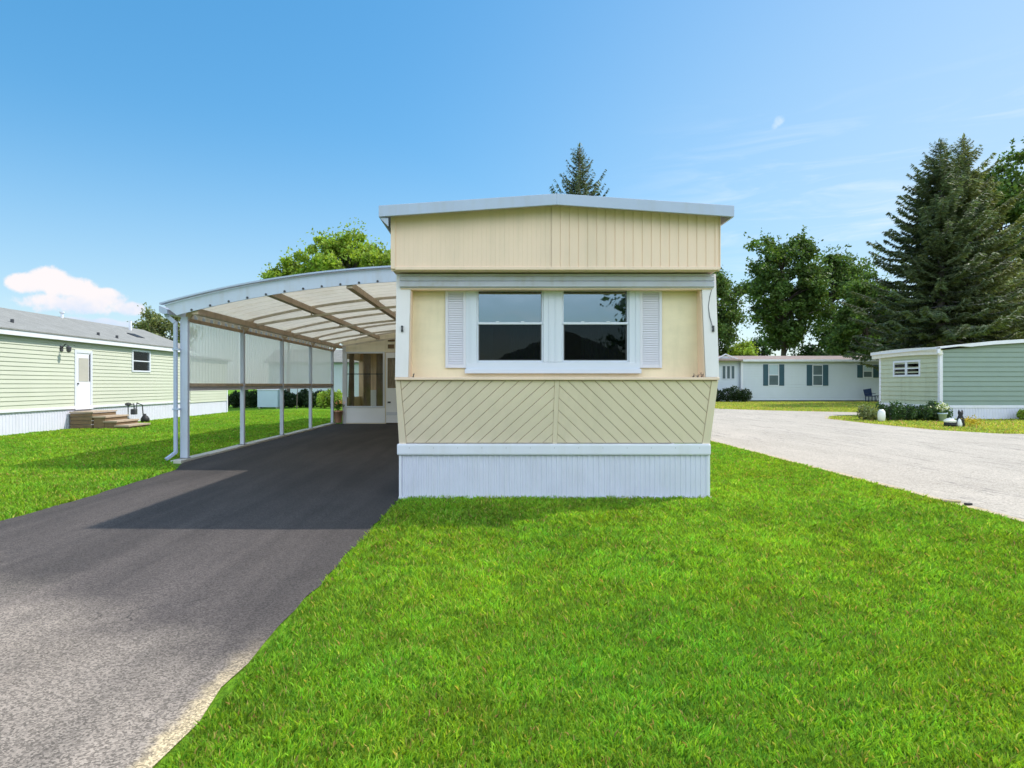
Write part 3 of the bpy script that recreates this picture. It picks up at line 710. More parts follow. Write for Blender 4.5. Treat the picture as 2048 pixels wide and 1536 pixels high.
# box above: ribbed upper siding, roof
BX0, BX1, BY = -1.135, 2.545, 7.25
def rf(x):  # underside of the roof fascia
    return 3.185+(3.325-3.185)*max(0, 1-abs(x-.70)/1.9)
XM = .66
rib_wall((BX0+.05, BY+.012), (XM, BY+.012), (0, -1), 2.665, lambda t: rf(BX0+.05+t*(XM-BX0-.05))+.06, .0508, .0025, kind='saw').build('upper_siding', M['cream'], home, tidy=False)
rib_wall((XM, BY+.012), (BX1-.012, BY+.012), (0, -1), 2.665, lambda t: rf(XM+t*(BX1-.012-XM))+.06, .1015, .009, kind='saw').build('upper_siding', M['cream'], home, tidy=False)
b = MB(); b.box(BX0, BX0+.05, BY-.004, 7.75, 2.64, 3.25); b.box(BX1-.012, BX1, BY-.004, 7.75, 2.64, 3.25); b.box(BX0+.05, BX1-.012, BY-.008, BY+.02, 2.628, 2.664); b.box(BX0+.05, BX1-.012, BY+.02, 7.75, 2.63, 2.66); b.box(BX0+.002, BX1-.002, BY+.02, BY+.05, 2.62, 3.30)
b.build('box_trim', M['cream'], home, bevel=.004)
for s in (-1, 1):
    x0 = .70; x1 = (-1.24 if s < 0 else 2.635)
    MB().prism([(x0, 7.08, 3.31), (x1, 7.08, 3.178), (x1, 7.08, 3.30), (x0, 7.08, 3.432)], (0, .03, 0)).build('roof_fascia', M['roofmetal'], home, bevel=.004)
    MB().prism([(x0, 7.11, 3.39), (x1, 7.11, 3.258), (x1, 7.11, 3.298), (x0, 7.11, 3.43)], (0, 18.95, 0)).build('roof', M['roofmetal'], home)
    MB().box(min(x1, x1-s*.02), max(x1, x1-s*.02), 7.112, 26, 3.178, 3.256).build('roof_edge', M['roofmetal'], home)
MB().prism([(-1.14, 7.105, 3.17), (-1.14, 7.105, 3.08), (-1.235, 7.105, 3.176)], (0, .02, 0)).build('roof_bracket', M['roofmetal'], home)
# leaves caught on the ledge
for (u, hgt) in ((1386, .055), (1396, .04), (1404, .075), (826, .06)):
    x = (u-VX)*7.42/F; tw = MB()
    for k in range(4): tw.tube([(x+rr.uniform(-.01, .01), 7.42, 1.432), (x+rr.uniform(-.03, .03), 7.42+rr.uniform(-.02, .02), 1.432+hgt*rr.uniform(.5, 1))], [.004, .002], 5)
    tag(tw.build('twig', M['bark']), {1386: 'dark dry twig on the ledge right of the right shutter, first of three', 1396: 'short dry twig between two taller ones on the right end of the ledge', 1404: 'tallest dry twig at the far right end of the front ledge', 826: 'dry twig caught at the left end of the front ledge'}[u], 'twig', 'twigs on the front ledge')

# ------------------------------------------------------------------ carport
cp = thing('carport', 'white arched carport on five steel posts over the dark driveway', 'carport', (-3.3, 16.8, 0))
RX = [-5.72, -5.11, -4.41, -3.71, -3.01, -2.31, -1.76, -1.02]; RZ = [2.775, 2.91, 3.08, 3.215, 3.305, 3.365, 3.40, 3.44]
def rz(x): return float(np.interp(x, RX, RZ))
def curve(x0, x1, dz, n=28, s=1.0): return [(x0+(x1-x0)*i/n, rz(x0+(x1-x0)*i/n)+dz) for i in range(n+1)]
RX2 = np.linspace(-5.72, -1.02, 29); cf = np.polyfit(RX, RZ, 3); rz = lambda x: float(np.polyval(cf, x))
YF, YB = 11.32, 22.35
top = curve(-5.72, -1.02, 0); bot = curve(-5.47, -1.02, 0)
fasc = [(x, YF, z-.03) for x, z in top] + [(x, YF, z-.265) for x, z in bot[::-1]]
b = MB(); N = len(top)
vs = [(x, YF, z-.035) for x, z in top]+[(x, YF, rz(x)-.27) for x, z in curve(-5.50, -1.02, 0)]
vs += [(x, y+.03, z) for x, y, z in vs]
b.add(vs, [(i, i+1, N+i+1, N+i) for i in range(N-1)]+[(2*N+i, 3*N+i, 3*N+i+1, 2*N+i+1) for i in range(N-1)]+[(N+i, N+i+1, 3*N+i+1, 3*N+i) for i in range(N-1)]+[(0, N, 3*N, 2*N)])
b.build('fascia', M['post'], cp)
b = MB(); vs = []
for x, z in top: vs += [(x-.05, YF-.07, z), (x-.05, YF-.07, z-.028), (x-.05, YF+.06, z-.028)]
b.add(vs, [(3*i+j, 3*i+3+j, 3*i+4+j, 3*i+1+j) for i in range(N-1) for j in (0, 1)]+[(0, 1, 2)]); b.build('drip_edge', M['roofmetal'], cp, tidy=False)
# roof pans: ribbed sheet, ribs running across the span
b = MB(); ysr = []; y = YF+.03
while y < YB: ysr += [(y, 0), (y+.32, 0), (y+.34, .018), (y+.38, .018), (y+.40, 0)]; y += .40
vs = []; NN = 22
for (yy, dz) in ysr:
    for i in range(NN+1): x = -5.66+(-1.02+5.66)*i/NN; vs.append((x, yy, rz(x)-.06+dz))
b.add(vs, [(j*(NN+1)+i, j*(NN+1)+i+1, (j+1)*(NN+1)+i+1, (j+1)*(NN+1)+i) for j in range(len(ysr)-1) for i in range(NN)])
b.build('roof_sheet', M['roofpan'], cp, tidy=False)
xs_b = np.linspace(-5.24, -2.0, 11)
for x in xs_b:
    z = rz(x)-.245; MB().tube([(x, YF+.002, z), (x, YF-.012, z)], .02, 8).build('bolt', M['darkmetal'], cp)
posts_y = [11.55+2.65*k for k in range(5)]
PX = -5.46
for k, y in enumerate(posts_y):
    p = MB(); w = .085 if k else .12
    p.box(PX-w/2, PX+w/2, y-.04, y+.04, .02, 2.55); p.box(PX-w/2-.012, PX-w/2+.012, y-.045, y+.045, .02, 2.5) if k == 0 else None
    po = p.build('post', M['post'], cp, bevel=.006)
    MB().box(PX-.075, PX+.075, y-.06, y+.06, .03, .05).build('foot_plate', M['darkmetal'], po)
    # truss rafter from the post to the home: two chords with struts
    t = MB(); up = [(x, y, z-.13) for x, z in curve(-5.42, -1.02, 0, 12)]
    zl = 2.60; lo = [(x, y, zl+(3.10-zl)*(1-max(0, 1-(x+5.42)/4.40)**1.6)+0) for x, z in curve(-5.42, -1.02, 0, 12)]
    for a, c in zip(up[:-1], up[1:]): t.bar(a, c, .045, .05)
    for a, c in zip(lo[:-1], lo[1:]): t.bar(a, c, .045, .05)
    for i in (4, 8): t.bar(lo[i], up[i], .03, .03, (0, 1, 0))
    if k: t.build('rafter', M['rafter'], cp)
    MB().prism([(PX+.02, y-.02, 2.42), (PX+.02, y-.02, 2.68), (PX+.28, y-.02, 2.78)], (0, .04, 0)).build('gusset', M['beam'], cp)
for px_, pz_ in ((-3.92, 2.905), (-2.5, 3.03), (-5.2, 2.575)):
    MB().box(px_-.055, px_+.055, YF+.04, YB-.05, pz_, pz_+.11).build('purlin', M['beam'], cp, bevel=.004)
MB().box(PX-.025, PX+.03, 11.58, YB-.1, 2.475, 2.535).build('top_rail', M['beam'], cp)
MB().box(PX-.02, PX+.035, 11.59, YB-.1, 1.315, 1.372).build('mid_rail', M['beam'], cp)
MB().box(PX-.035, PX-.022, 11.62, YB-.1, 1.235, 1.314).build('lower_strip', M['white'], cp)
# scalloped gap between the wall rail and the roof
b = MB(); y = 11.65
while y < YB-.15:
    b.box(PX-.01, PX, y, y+.30, 2.60, 2.66); b.box(PX-.011, PX+.002, y+.06, y+.24, 2.545, 2.60) ; y += .34
b.build('scallop_strip', M['soffit'], cp)
for k in range(4):
    y0, y1 = posts_y[k]+.05, posts_y[k+1]-.05; b = MB(); n = int((y1-y0)/.032); vs = []
    for i in range(n+1): yy = y0+(y1-y0)*i/n; xx = PX-.036+.017*math.sin(i*math.pi/2*1.0); vs += [(xx, yy, 1.372), (xx, yy, 2.475)]
    b.add(vs, [(2*i, 2*i+2, 2*i+3, 2*i+1) for i in range(n)]); b.build('side_panel', M['panel'], cp, smooth=True, tidy=False)
# gutter and downspout
b = MB(); b.add([(-5.66, YF-.02, 2.66), (-5.80, YF-.02, 2.72), (-5.80, YF-.02, 2.62), (-5.74, YF-.02, 2.58), (-5.66, YF-.02, 2.58), (-5.66, YB, 2.66), (-5.80, YB, 2.72), (-5.80, YB, 2.62), (-5.74, YB, 2.58), (-5.66, YB, 2.58)], [(1,2,7,6), (2,3,8,7), (3,4,9,8), (4,0,5,9), (1,0,4,3,2)]); b.build('gutter', M['darkmetal'] if False else M['roofmetal'], cp)
b = MB(); b.bar((-5.72, YF+.08, 2.60), (-5.71, YF+.09, 2.54), .07, .05, (0, 1, 0)); b.bar((-5.72, YF+.1, 2.56), (-5.585, YF+.11, 2.44), .065, .05, (0, 1, 0)); b.bar((-5.58, YF+.12, 2.46), (-5.575, YF+.12, .14), .06, .05, (0, 1, 0)); b.bar((-5.57, YF+.12, .16), (-5.68, YF-.02, .045), .06, .05)
b.build('downspout', M['roofmetal'], cp, bevel=.006)
for z in (.9, 1.95): MB().box(-5.62, -5.50, YF+.085, YF+.155, z, z+.03).build('pipe_strap', M['roofmetal'], cp)

# ------------------------------------------------------------------ enclosed porch at the back of the carport
pr = thing('enclosed_porch', 'pale cream screened porch with white door at the end of the carport', 'porch', (-3.1, 24, 0))
PY = 22.4; px0, px1 = -5.14, XL-.01
def ex(u): return (u-VX)*PY/F
def ez(v): return CH+(VY-v)*PY/F
wz0, wz1 = ez(812), ez(707); wxa, wxb = ex(694), ex(766); dxa, dxb = ex(772), ex(772)+.92; dz1 = ez(705)
lap_wall((px0, PY), (px1, PY), (0, -1), ez(704), lambda t: rz(px0+(px1-px0)*t)-.10, .14, .012, 8).build('gable_siding', M['porch_cream'], pr, tidy=False)
b = MB(); b.box(px0, wxa-.03, PY+.001, PY+.06, 0, ez(704)); b.box(wxb+.03, dxa-.01, PY+.001, PY+.06, 0, ez(704)); b.box(dxb, px1, PY+.001, PY+.06, 0, ez(704)); b.box(wxa-.03, wxb+.03, PY+.001, PY+.06, 0, wz0-.05); b.box(wxa-.03, wxb+.03, PY+.001, PY+.06, wz1+.05, ez(704)); b.box(dxa-.01, dxb, PY+.001, PY+.06, dz1+.02, ez(704))
b.build('front_wall', M['porch_cream'], pr)
b = MB(); b.box(px0+.10, dxa-.03, PY-.015, PY, .03, wz0-.07); b.build('kick_panel', M['kick'], pr, bevel=.01)
b = MB(); b.box(px0-.03, px0+.09, PY-.02, PY+.06, 0, 2.72); b.build('corner_trim', M['white'], pr, bevel=.006)
f_ = MB(); f_.box(wxa-.06, wxa, PY-.025, PY+.05, wz0-.06, wz1+.06); f_.box(wxb, wxb+.06, PY-.025, PY+.05, wz0-.06, wz1+.06); f_.box(wxa, wxb, PY-.025, PY+.05, wz0-.06, wz0); f_.box(wxa, wxb, PY-.025, PY+.05, wz1, wz1+.06)
w = f_.build('window', M['frame'], pr, bevel=.004); MB().box(wxa, wxb, PY+.01, PY+.016, wz0, wz1).build('pane', M['glass'], w); MB().box(wxa, wxb, PY+.02, PY+.04, ez(748)-.015, ez(748)+.015).build('rail', M['darkmetal'], w)
d_ = MB(); dpx0, dpx1 = ex(775), ex(775)+.62; dpz = ez(776)
d_.box(dxa, dpx0, PY-.01, PY+.03, .03, dz1); d_.box(dpx1, dxb-.01, PY-.01, PY+.03, .03, dz1); d_.box(dpx0, dpx1, PY-.01, PY+.03, .03, dpz); d_.box(dpx0, dpx1, PY-.01, PY+.03, ez(716), dz1)
dr = d_.build('door', M['kick'], pr, bevel=.004); MB().box(dpx0, dpx1, PY+.005, PY+.01, dpz, ez(716)).build('pane', M['glass'], dr); MB().box(dxa+.06, dxa+.16, PY-.04, PY-.01, ez(806), ez(806)+.05).build('handle', M['darkmetal'], dr); MB().box(dxa+.02, dxb-.05, PY-.022, PY-.010, .30, .40).build('kick_plate', M['frame'], dr)
b = MB(); b.box(px0, px0+.06, PY+.06, 26, 0, .9); b.box(px0, px0+.06, PY+.06, 26, 2.25, 2.8); b.box(px0, px0+.06, PY+.06, PY+.3, .9, 2.25); b.box(px0, px0+.06, 25.4, 26, .9, 2.25); b.build('side_wall', M['porch_cream'], pr)
box('back_wall', M['panelwood'], pr, px0, px1, 25.0, 25.06, 0, 2.9); box('floor', M['wood'], pr, px0, px1, PY+.06, 26, 0, .06)
MB().prism([(px0-.1, PY+.1, 2.74), (px1, PY+.1, 3.36), (px1, PY+.1, 3.40), (px0-.1, PY+.1, 2.78)], (0, 4, 0)).build('roof', M['roofpan'], pr)
for c0, c1 in ((.02, .16), (.42, .62), (.78, .98)):
    b = MB(); N = 24; vs = []
    for i in range(N+1):
        x = wxa+(wxb-wxa)*(c0+(c1-c0)*i/N); yy = PY+.22+.03*math.sin(i*1.4); vs += [(x, yy, wz0-.1), (x, yy, wz1)]
    b.add(vs, [(2*i, 2*i+2, 2*i+3, 2*i+1) for i in range(N)]); b.build('curtain', M['woodlight'], pr, smooth=True, tidy=False)
b = MB(); N = 24; vs = []
for i in range(N+1): x = dpx0+(dpx1-dpx0)*i/N; yy = PY+.12+.02*math.sin(i*1.6); vs += [(x, yy, dpz-.05), (x, yy, 2.3)]
b.add(vs, [(2*i, 2*i+2, 2*i+3, 2*i+1) for i in range(N)]); b.build('curtain', M['woodlight'], pr, smooth=True, tidy=False)
b = MB(); sx0 = ex(776); b.box(sx0, sx0+.24, PY-.03, PY-.013, ez(683), ez(679)); b.box(sx0, sx0+.22, PY-.03, PY-.013, ez(697), ez(689)); tag(b.build('sign', M['wood']), 'small two piece brown sign above the porch door', 'sign')
# white chair standing in the porch
ch = thing('folding_chair', 'white folding chair seen through the porch window', 'chair', (-4.3, 24.0, .06))
b = MB(); b.box(-4.52, -4.12, 23.8, 23.83, .55, 1.15); b.build('backrest', M['white_plastic'], ch, bevel=.02)
box('seat', M['white_plastic'], ch, -4.52, -4.12, 23.4, 23.8, .50, .53, bevel=.01)
for x in (-4.5, -4.14):
    for (ya, yb_) in ((23.42, 23.82), (23.82, 23.42)): MB().tube([(x, ya, .06), (x, yb_, .5)], .014, 6).build('leg', M['darkmetal'], ch)

# planter between last post and porch
pl = thing('potted_plant', 'terracotta pot with pale flowering plant beside the last carport post', 'potted plant', (-5.30, 22.3, 0))
# it stands on the edging just outside the porch corner
MB().lathe(-5.30, 22.3, [(.11, .035), (.12, .05), (.155, .40), (.17, .40), (.17, .46), (.14, .46), (.13, .43)], 18).build('pot', M['terracotta'], pl, smooth=True)
rg = np.random.default_rng(8); P = np.array([-5.30, 22.3, .62])+rg.normal(size=(260, 3))*[.07, .07, .1]
quads_object('foliage', leaf_quads(P, .07, rg), tints(260, rg, .7, 1.8), M['leaf_mid'], pl)
P = np.array([-5.30, 22.3, .74])+rg.normal(size=(60, 3))*[.07, .07, .07]; quads_object('flower', leaf_quads(P, .06, rg), np.full((60, 3), 1.8)*[2.0, 1.2, 6], M['yellow'], pl)['kind'] = 'stuff'
lamp_ = thing('wall_lantern', 'black lantern hanging on the white wall behind the last carport post', 'lantern', (-8.3, 35.4, 1.0))

# ------------------------------------------------------------------ pale green home on the left
NX = -12.86
nh = thing('neighbour_home', 'long pale sage green mobile home with grey shingle roof on the left', 'mobile home', (-15, 20, 0))
ZS = .67
lap_wall((NX, 8), (NX, 19.98), (1, 0), ZS, 2.72, .118, .018).build('siding', M['sage'], nh, tidy=False)
DY0, DY1 = 19.98, 20.86; WY0, WY1 = 23.15, 24.40
b = lap_wall((NX, DY1), (NX, WY0), (1, 0), ZS, 2.72, .118, .018)
for p0, p1, z0, z1 in (((NX, WY1), (NX, 27.6), ZS, 2.72), ((NX, WY0), (NX, WY1), ZS, 1.80), ((NX, WY0), (NX, WY1), 2.60, 2.72), ((NX, DY0), (NX, DY1), 2.42, 2.72)):
    q = lap_wall(p0, p1, (1, 0), z0, z1, .118, .018); b.add(q.v, q.f)
b.build('siding', M['sage'], nh, tidy=False)
rib_wall((NX-.02, 8), (NX-.02, 31.5), (1, 0), 0, ZS-.06, .12, .012).build('skirting', M['white_rib'], nh, tidy=False)
MB().box(NX-.03, NX+.035, 8, 27.6, ZS-.07, ZS+.002).build('skirting_band', M['white'], nh, bevel=.008)
MB().box(NX+.12, NX+.16, 8, 27.62, 2.66, 2.80).build('eave_board', M['white'], nh, bevel=.006)
MB().prism([(NX+.18, 8, 2.80), (NX+.18, 8, 2.835), (-15.0, 8, 3.70), (-15.0, 8, 3.66)], (0, 19.9, 0)).build('roof', M['shingle'], nh)
MB().prism([(-17.4, 8, 2.8), (-17.4, 8, 2.84), (-15.0, 8, 3.70), (-15.0, 8, 3.66)], (0, 19.9, 0)).build('roof', M['shingle'], nh)
b = MB(); b.prism([(NX, 27.58, 0), (NX, 27.58, 2.75), (-15.0, 27.58, 3.6), (-17.2, 27.58, 2.75), (-17.2, 27.58, 0)], (0, .04, 0)); b.box(-17.2, -17.16, 8, 27.58, 0, 2.75); b.prism([(NX, 8, 0), (NX, 8, 2.75), (-15.0, 8, 3.6), (-17.2, 8, 2.75), (-17.2, 8, 0)], (0, .04, 0)); b.build('end_wall', M['sage'], nh)
# back extension with a lower roof
lap_wall((NX, 27.64), (NX, 31.5), (1, 0), ZS-.1, 2.50, .118, .018).build('siding', M['sage'], nh, tidy=False)
b = MB(); b.box(-16.6, NX-.001, 31.46, 31.5, 0, 2.5); b.build('end_wall', M['sage'], nh)
MB().prism([(NX+.15, 27.65, 2.50), (NX+.15, 27.65, 2.56), (-16.8, 27.65, 3.0), (-16.8, 27.65, 2.94)], (0, 4.0, 0)).build('roof', M['shingle'], nh)
box('corner_trim', M['white'], nh, NX-.02, NX+.03, 31.42, 31.51, 0, 2.5)
# door
d = MB(); d.box(NX-.02, NX+.03, DY0, DY0+.09, .60, 2.42); d.box(NX-.02, NX+.03, DY1-.09, DY1, .60, 2.42); d.box(NX-.02, NX+.03, DY0+.09, DY1-.09, 2.33, 2.42); d.box(NX-.02, NX+.05, DY0, DY1, .57, .60)
df = d.build('door_frame', M['frame'], nh, bevel=.005)
dr = MB().box(NX-.02, NX+.012, DY0+.09, DY1-.09, .602, 2.33).build('door', M['white'], nh)
b = MB(); b.box(NX+.013, NX+.02, DY0+.20, DY1-.20, 1.45, 2.18); b.build('pane', M['lace'], dr)
MB().box(NX+.012, NX+.05, DY0+.13, DY0+.17, 1.35, 1.40).build('handle', M['darkmetal'], dr)
# dark strip stands for the shadow line of the storm door edge
MB().box(NX+.012, NX+.03, DY1-.16, DY1-.13, 1.45, 2.30).build('door_edge_shadow', M['darkmetal'], dr)
# window
b = MB(); b.box(NX-.02, NX+.035, WY0, WY0+.08, 1.80, 2.60); b.box(NX-.02, NX+.035, WY1-.08, WY1, 1.80, 2.60); b.box(NX-.02, NX+.035, WY0+.08, WY1-.08, 1.80, 1.86); b.box(NX-.02, NX+.035, WY0+.08, WY1-.08, 2.54, 2.60); b.box(NX-.02, NX+.03, WY0+.08, WY1-.08, 2.18, 2.22)
w = b.build('window', M['frame'], nh, bevel=.004); MB().box(NX-.01, NX+.0, WY0+.08, WY1-.08, 1.86, 2.54).build('pane', M['glass'], w)
MB().box(NX-.30, NX-.25, WY0-.2, WY1+.2, 1.7, 2.7).build('blind', M['boxblue'], nh)
# lamp by the door
lp = MB(); lp.box(NX+.018, NX+.04, 19.3, 19.42, 2.34, 2.5); lp.tube([(NX+.04, 19.36, 2.44), (NX+.15, 19.36, 2.56), (NX+.24, 19.36, 2.50)], .016, 6); lp.lathe(NX+.24, 19.36, [(.03, 2.50), (.07, 2.46), (.06, 2.34), (.03, 2.31)], 10); lp.build('porch_lamp', M['darkmetal'], nh)
for (y_, x_, z_) in ((18.0, -13.3, 2.98), (21.6, -13.1, 2.90), (22.5, -13.0, 2.87)):
    MB().tube([(x_, y_, z_), (x_, y_, z_+.18)], .045, 8).build('vent_pipe', M['darkmetal'], nh)
MB().tube([(-14.6, 26.2, 3.45), (-14.6, 26.2, 3.92)], .06, 8).build('vent_pipe', M['white'], nh)
MB().lathe(-14.9, 22.5, [(.05, 3.6), (.05, 3.82), (.09, 3.83), (.09, 3.87)], 8).build('vent_pipe', M['white'], nh)
MB().prism([(-13.9, 24.7, 3.22), (-13.5, 24.7, 3.06), (-13.5, 24.7, 3.16), (-13.9, 24.7, 3.32)], (0, .55, 0)).build('roof_vent', M['dark'], nh)
# steps
st = thing('wooden_steps', 'weathered brown wooden landing and steps at the white door', 'steps', (-12.0, 20.3, 0))
b = MB()
for k in range(4): b.box(-12.80, -12.16, 19.70, 19.725, .02+k*.118, .125+k*.118); b.box(-12.16, -12.135, 19.70, 20.95, .02+k*.118, .125+k*.118)
b.build('skirt_board', M['wood'], st)
b = MB()
for k in range(5): b.box(-12.82, -12.10, 19.68+k*.26, 19.68+k*.26+.25, .49, .525)
b.build('landing', M['woodlight'], st)
for x0, x1, z in ((-12.13, -11.72, .34), (-11.80, -11.38, .20), (-11.46, -11.02, .07)):
    MB().box(x0, x1, 19.69, 20.95, z, z+.045).build('tread', M['woodlight'], st); MB().box(x1-.06, x1-.035, 19.72, 20.93, max(z-.12, 0), z-.001).build('riser', M['wood'], st)
    MB().box(x0+.03, x1-.061, 19.72, 19.75, 0, z-.001).build('side_board', M['wood'], st)
# gas meter
gm = thing('gas_meter', 'small gas meter and dark pipes by the white skirting past the steps', 'meter', (-12.5, 22.5, 0))
b = MB(); b.box(-12.60, -12.44, 22.6, 22.80, .30, .50); b.build('meter_body', M['darkmetal'], gm, bevel=.03)
b = MB(); b.tube([(-12.5, 22.3, 0), (-12.5, 22.3, .62), (-12.5, 22.65, .68), (-12.5, 22.68, .5)], .022, 6); b.tube([(-12.5, 22.8, .5), (-12.5, 22.85, .7), (-12.5, 23.2, .62), (-12.5, 23.3, 0)], .022, 6); b.build('pipe', M['darkmetal'], gm)
MB().lathe(-12.5, 22.3, [(.03, .62), (.10, .64), (.10, .70), (.03, .73)], 12).build('regulator', M['darkmetal'], gm)
bag = thing('rubbish_bag', 'black rubbish bag leaning beside the gas meter', 'bag', (-12.3, 23.1, 0))
b = MB(); b.lathe(-12.32, 23.05, [(.05, 0), (.13, .03), (.15, .12), (.10, .22), (.03, .27), (.05, .31)], 12); b.build('bag_body', M['dark'], bag, smooth=True)

# ------------------------------------------------------------------ behind the carport, left
bush('hedge', 'dark clipped hedge beyond the sage home, seen under the first carport bay', -15.7, -13.6, 37.5, 38.6, 1.06, M['hedge'], 21, 'hedge', n=7000, leaf=.1)
ub = thing('storage_box', 'pale blue-grey storage box on the lawn between two hedges', 'box', (-12.75, 37, 0))
box('box_body', M['boxblue'], ub, -13.35, -12.20, 36.9, 37.6, .06, 1.02, bevel=.01); box('lid', M['white'], ub, -13.38, -12.17, 36.87, 37.63, 1.02, 1.09, bevel=.02)
for x in (-13.3, -12.32): box('foot', M['concrete'], ub, x, x+.08, 36.95, 37.5, -.01, .06)
bush('hedge', 'wide dark hedge right of the pale storage box beyond the carport', -12.35, -10.1, 37.8, 39.2, 1.12, M['hedge'], 22, 'hedge', n=9000, leaf=.11)
bush('shrub', 'light green arching shrub by the white wall at the carport end', -9.9, -8.6, 36.4, 37.6, 1.25, M['leaf_bright'], 23, 'shrub', n=2200, leaf=.13, lumps=5)
vh = thing('white_house', 'low white house behind the hedges at the end of the carport', 'house', (-11, 46, 0))
lap_wall((-15.5, 45), (-6.0, 45), (0, -1), .5, 2.9, .15, .02).build('siding', M['bluewhite'], vh, tidy=False)
b = MB(); b.box(-15.5, -6, 45.001, 45.03, 0, 2.9); b.box(-15.5, -15.47, 45.03, 50, 0, 2.9); b.box(-6.03, -6, 45.03, 50, 0, 2.9); b.box(-15.5, -6, 49.97, 50, 0, 2.9); b.build('wall', M['white'], vh)
MB().prism([(-15.8, 44.7, 2.9), (-15.8, 47.5, 3.9), (-15.8, 50.3, 2.9), (-15.8, 50.3, 2.84), (-15.8, 44.7, 2.84)], (10.1, 0, 0)).build('roof', M['shingle'], vh)
b = MB(); b.box(-8.33, -8.27, 44.7, 44.98, 1.1, 1.14); b.lathe(-8.3, 44.72, [(.05, .78), (.14, .80), (.12, 1.02), (.03, 1.12)], 10)
bpy.data.objects.remove(lamp_); tag(b.build('wall_lantern', M['dark']), 'black lantern on the white house wall beyond the last post', 'lantern')
# thin bare sapling by the third bay
sp = thing('sapling', 'thin dark sapling standing in front of the wide hedge', 'sapling', (-10.9, 36.2, 0))
b = MB(); b.tube([(-10.9, 36.2, 0), (-10.88, 36.2, .8), (-10.8, 36.2, 1.6)], [.03, .02, .01], 6); b.tube([(-10.86, 36.2, 1.1), (-10.7, 36.2, 1.5)], [.015, .006], 5); b.build('trunk', M['bark'], sp)
rg = np.random.default_rng(9); P = np.array([-10.78, 36.2, 1.5])+rg.normal(size=(90, 3))*[.13, .1, .16]; quads_object('foliage', leaf_quads(P, .10, rg), tints(90, rg), M['leaf_dark'], sp)

# ------------------------------------------------------------------ white house across the road
HY = 52.0
def hx(u): return (u-VX)*HY/F
def hz(v): return CH+(VY-v)*HY/F
wh = thing('white_house', 'long white mobile home with slate blue shutters beyond the grass verge', 'house', (24, 54, 0))
fx0, fx1 = hx(1483), hx(1790)
lap_wall((fx0, HY), (fx1, HY), (0, -1), .1, hz(720), .21, .035).build('front_siding', M['bluewhite'], wh, tidy=False)
# gable bay at the left, turned a little
gx0, gx1, gy = hx(1436)-.2, hx(1483), HY+.3
lap_wall((gx0, gy), (gx1, gy), (0, -1), .1, lambda t: hz(722)+(hz(711)-hz(722))*(1-abs(t-.42)/.58), .16, .02, 10).build('gable_siding', M['bluewhite'], wh, tidy=False)
b = MB(); b.prism([(gx0-.2, gy-.15, hz(724)), (gx0+.42*(gx1-gx0), gy-.15, hz(709)), (gx1+.1, gy-.15, hz(722)), (gx1+.1, gy-.15, hz(720)), (gx0+.42*(gx1-gx0), gy-.15, hz(707)), (gx0-.2, gy-.15, hz(722))], (0, .12, 0)); b.build('gable_fascia', M['white'], wh)
b = MB(); b.box(gx0, fx1, HY+.31, HY+4.6, 0, hz(722)); b.build('wall', M['bluewhite'], wh)
MB().prism([(gx0-.2, HY-.3, hz(719)), (gx0-.2, HY+2.4, hz(709)), (gx0-.2, HY+4.9, hz(719)), (gx0-.2, HY+4.9, hz(719)-.12), (gx0-.2, HY-.3, hz(719)-.12)], (fx1-gx0+.4, 0, 0)).build('roof', M['shingle_brown'], wh)
box('eave_board', M['white'], wh, fx0, fx1+.2, HY-.34, HY-.3, hz(723.5), hz(719), bevel=.01)
box('corner_trim', M['white'], wh, fx0-.05, fx0+.12, HY-.04, HY+.1, 0, hz(721))
for (u0, u1, v0, v1, sl, sr) in ((1538, 1556, 730, 770, (1526, 1536), (1558, 1568)), (1626, 1644, 731, 770, (1613, 1624), (1645, 1656)), (1727, 1743, 731, 754, (1714, 1725), (1746, 1757))):
    f_ = MB(); a, c = hx(u0), hx(u1); z0, z1 = hz(v1), hz(v0); e = .07
    f_.box(a-e, a, HY-.05, HY-.02, z0-e, z1+e); f_.box(c, c+e, HY-.05, HY-.02, z0-e, z1+e); f_.box(a, c, HY-.05, HY-.02, z0-e, z0); f_.box(a, c, HY-.05, HY-.02, z1, z1+e); f_.box(a, c, HY-.05, HY-.02, (z0+z1)/2-.03, (z0+z1)/2+.03)
    w = f_.build('window', M['frame'], wh); MB().box(a, c, HY-.035, HY-.022, z0, z1).build('pane', M['winback'] if 'winback' in M else M['curtain'], w)
    if u0 != 1626: MB().box(a+.02, c-.02, HY-.045, HY-.036, (z0+z1)/2+.03, z1).build('blind', M['boxblue'], w)
    for s0, s1 in (sl, sr): MB().box(hx(s0), hx(s1), HY-.06, HY-.02, z0-.05, z1+.05).build('shutter', M['bluedark'], wh, bevel=.01)
f_ = MB(); 
for k in range(3):
    a = hx(1447.5+k*9.0); c = a+.22
    w = MB().box(a-.05, c+.05, gy-.05, gy-.02, hz(758), hz(731)).build('window', M['frame'], wh); MB().box(a, c, gy-.06, gy-.051, hz(757), hz(732)).build('pane', M['curtain'], w)
bush('shrub', 'black-green rounded shrub at the left corner of the white house', hx(1437)-1.5, hx(1482), HY-1.8, HY-.4, 1.25, M['hedge'], 31, n=6000, leaf=.12)
ch = thing('garden_chair', 'dark blue garden chair against the white house wall', 'chair', (hx(1725), HY-1, 0))
x = hx(1718); b = MB(); b.box(x, x+.6, HY-1.3, HY-.8, .40, .46); b.build('seat', M['blueplastic'], ch, bevel=.02)
MB().prism([(x, HY-.82, .46), (x+.6, HY-.82, .46), (x+.62, HY-.62, 1.05), (x-.02, HY-.62, .95)], (0, .05, 0)).build('backrest', M['blueplastic'], ch, bevel=.02)
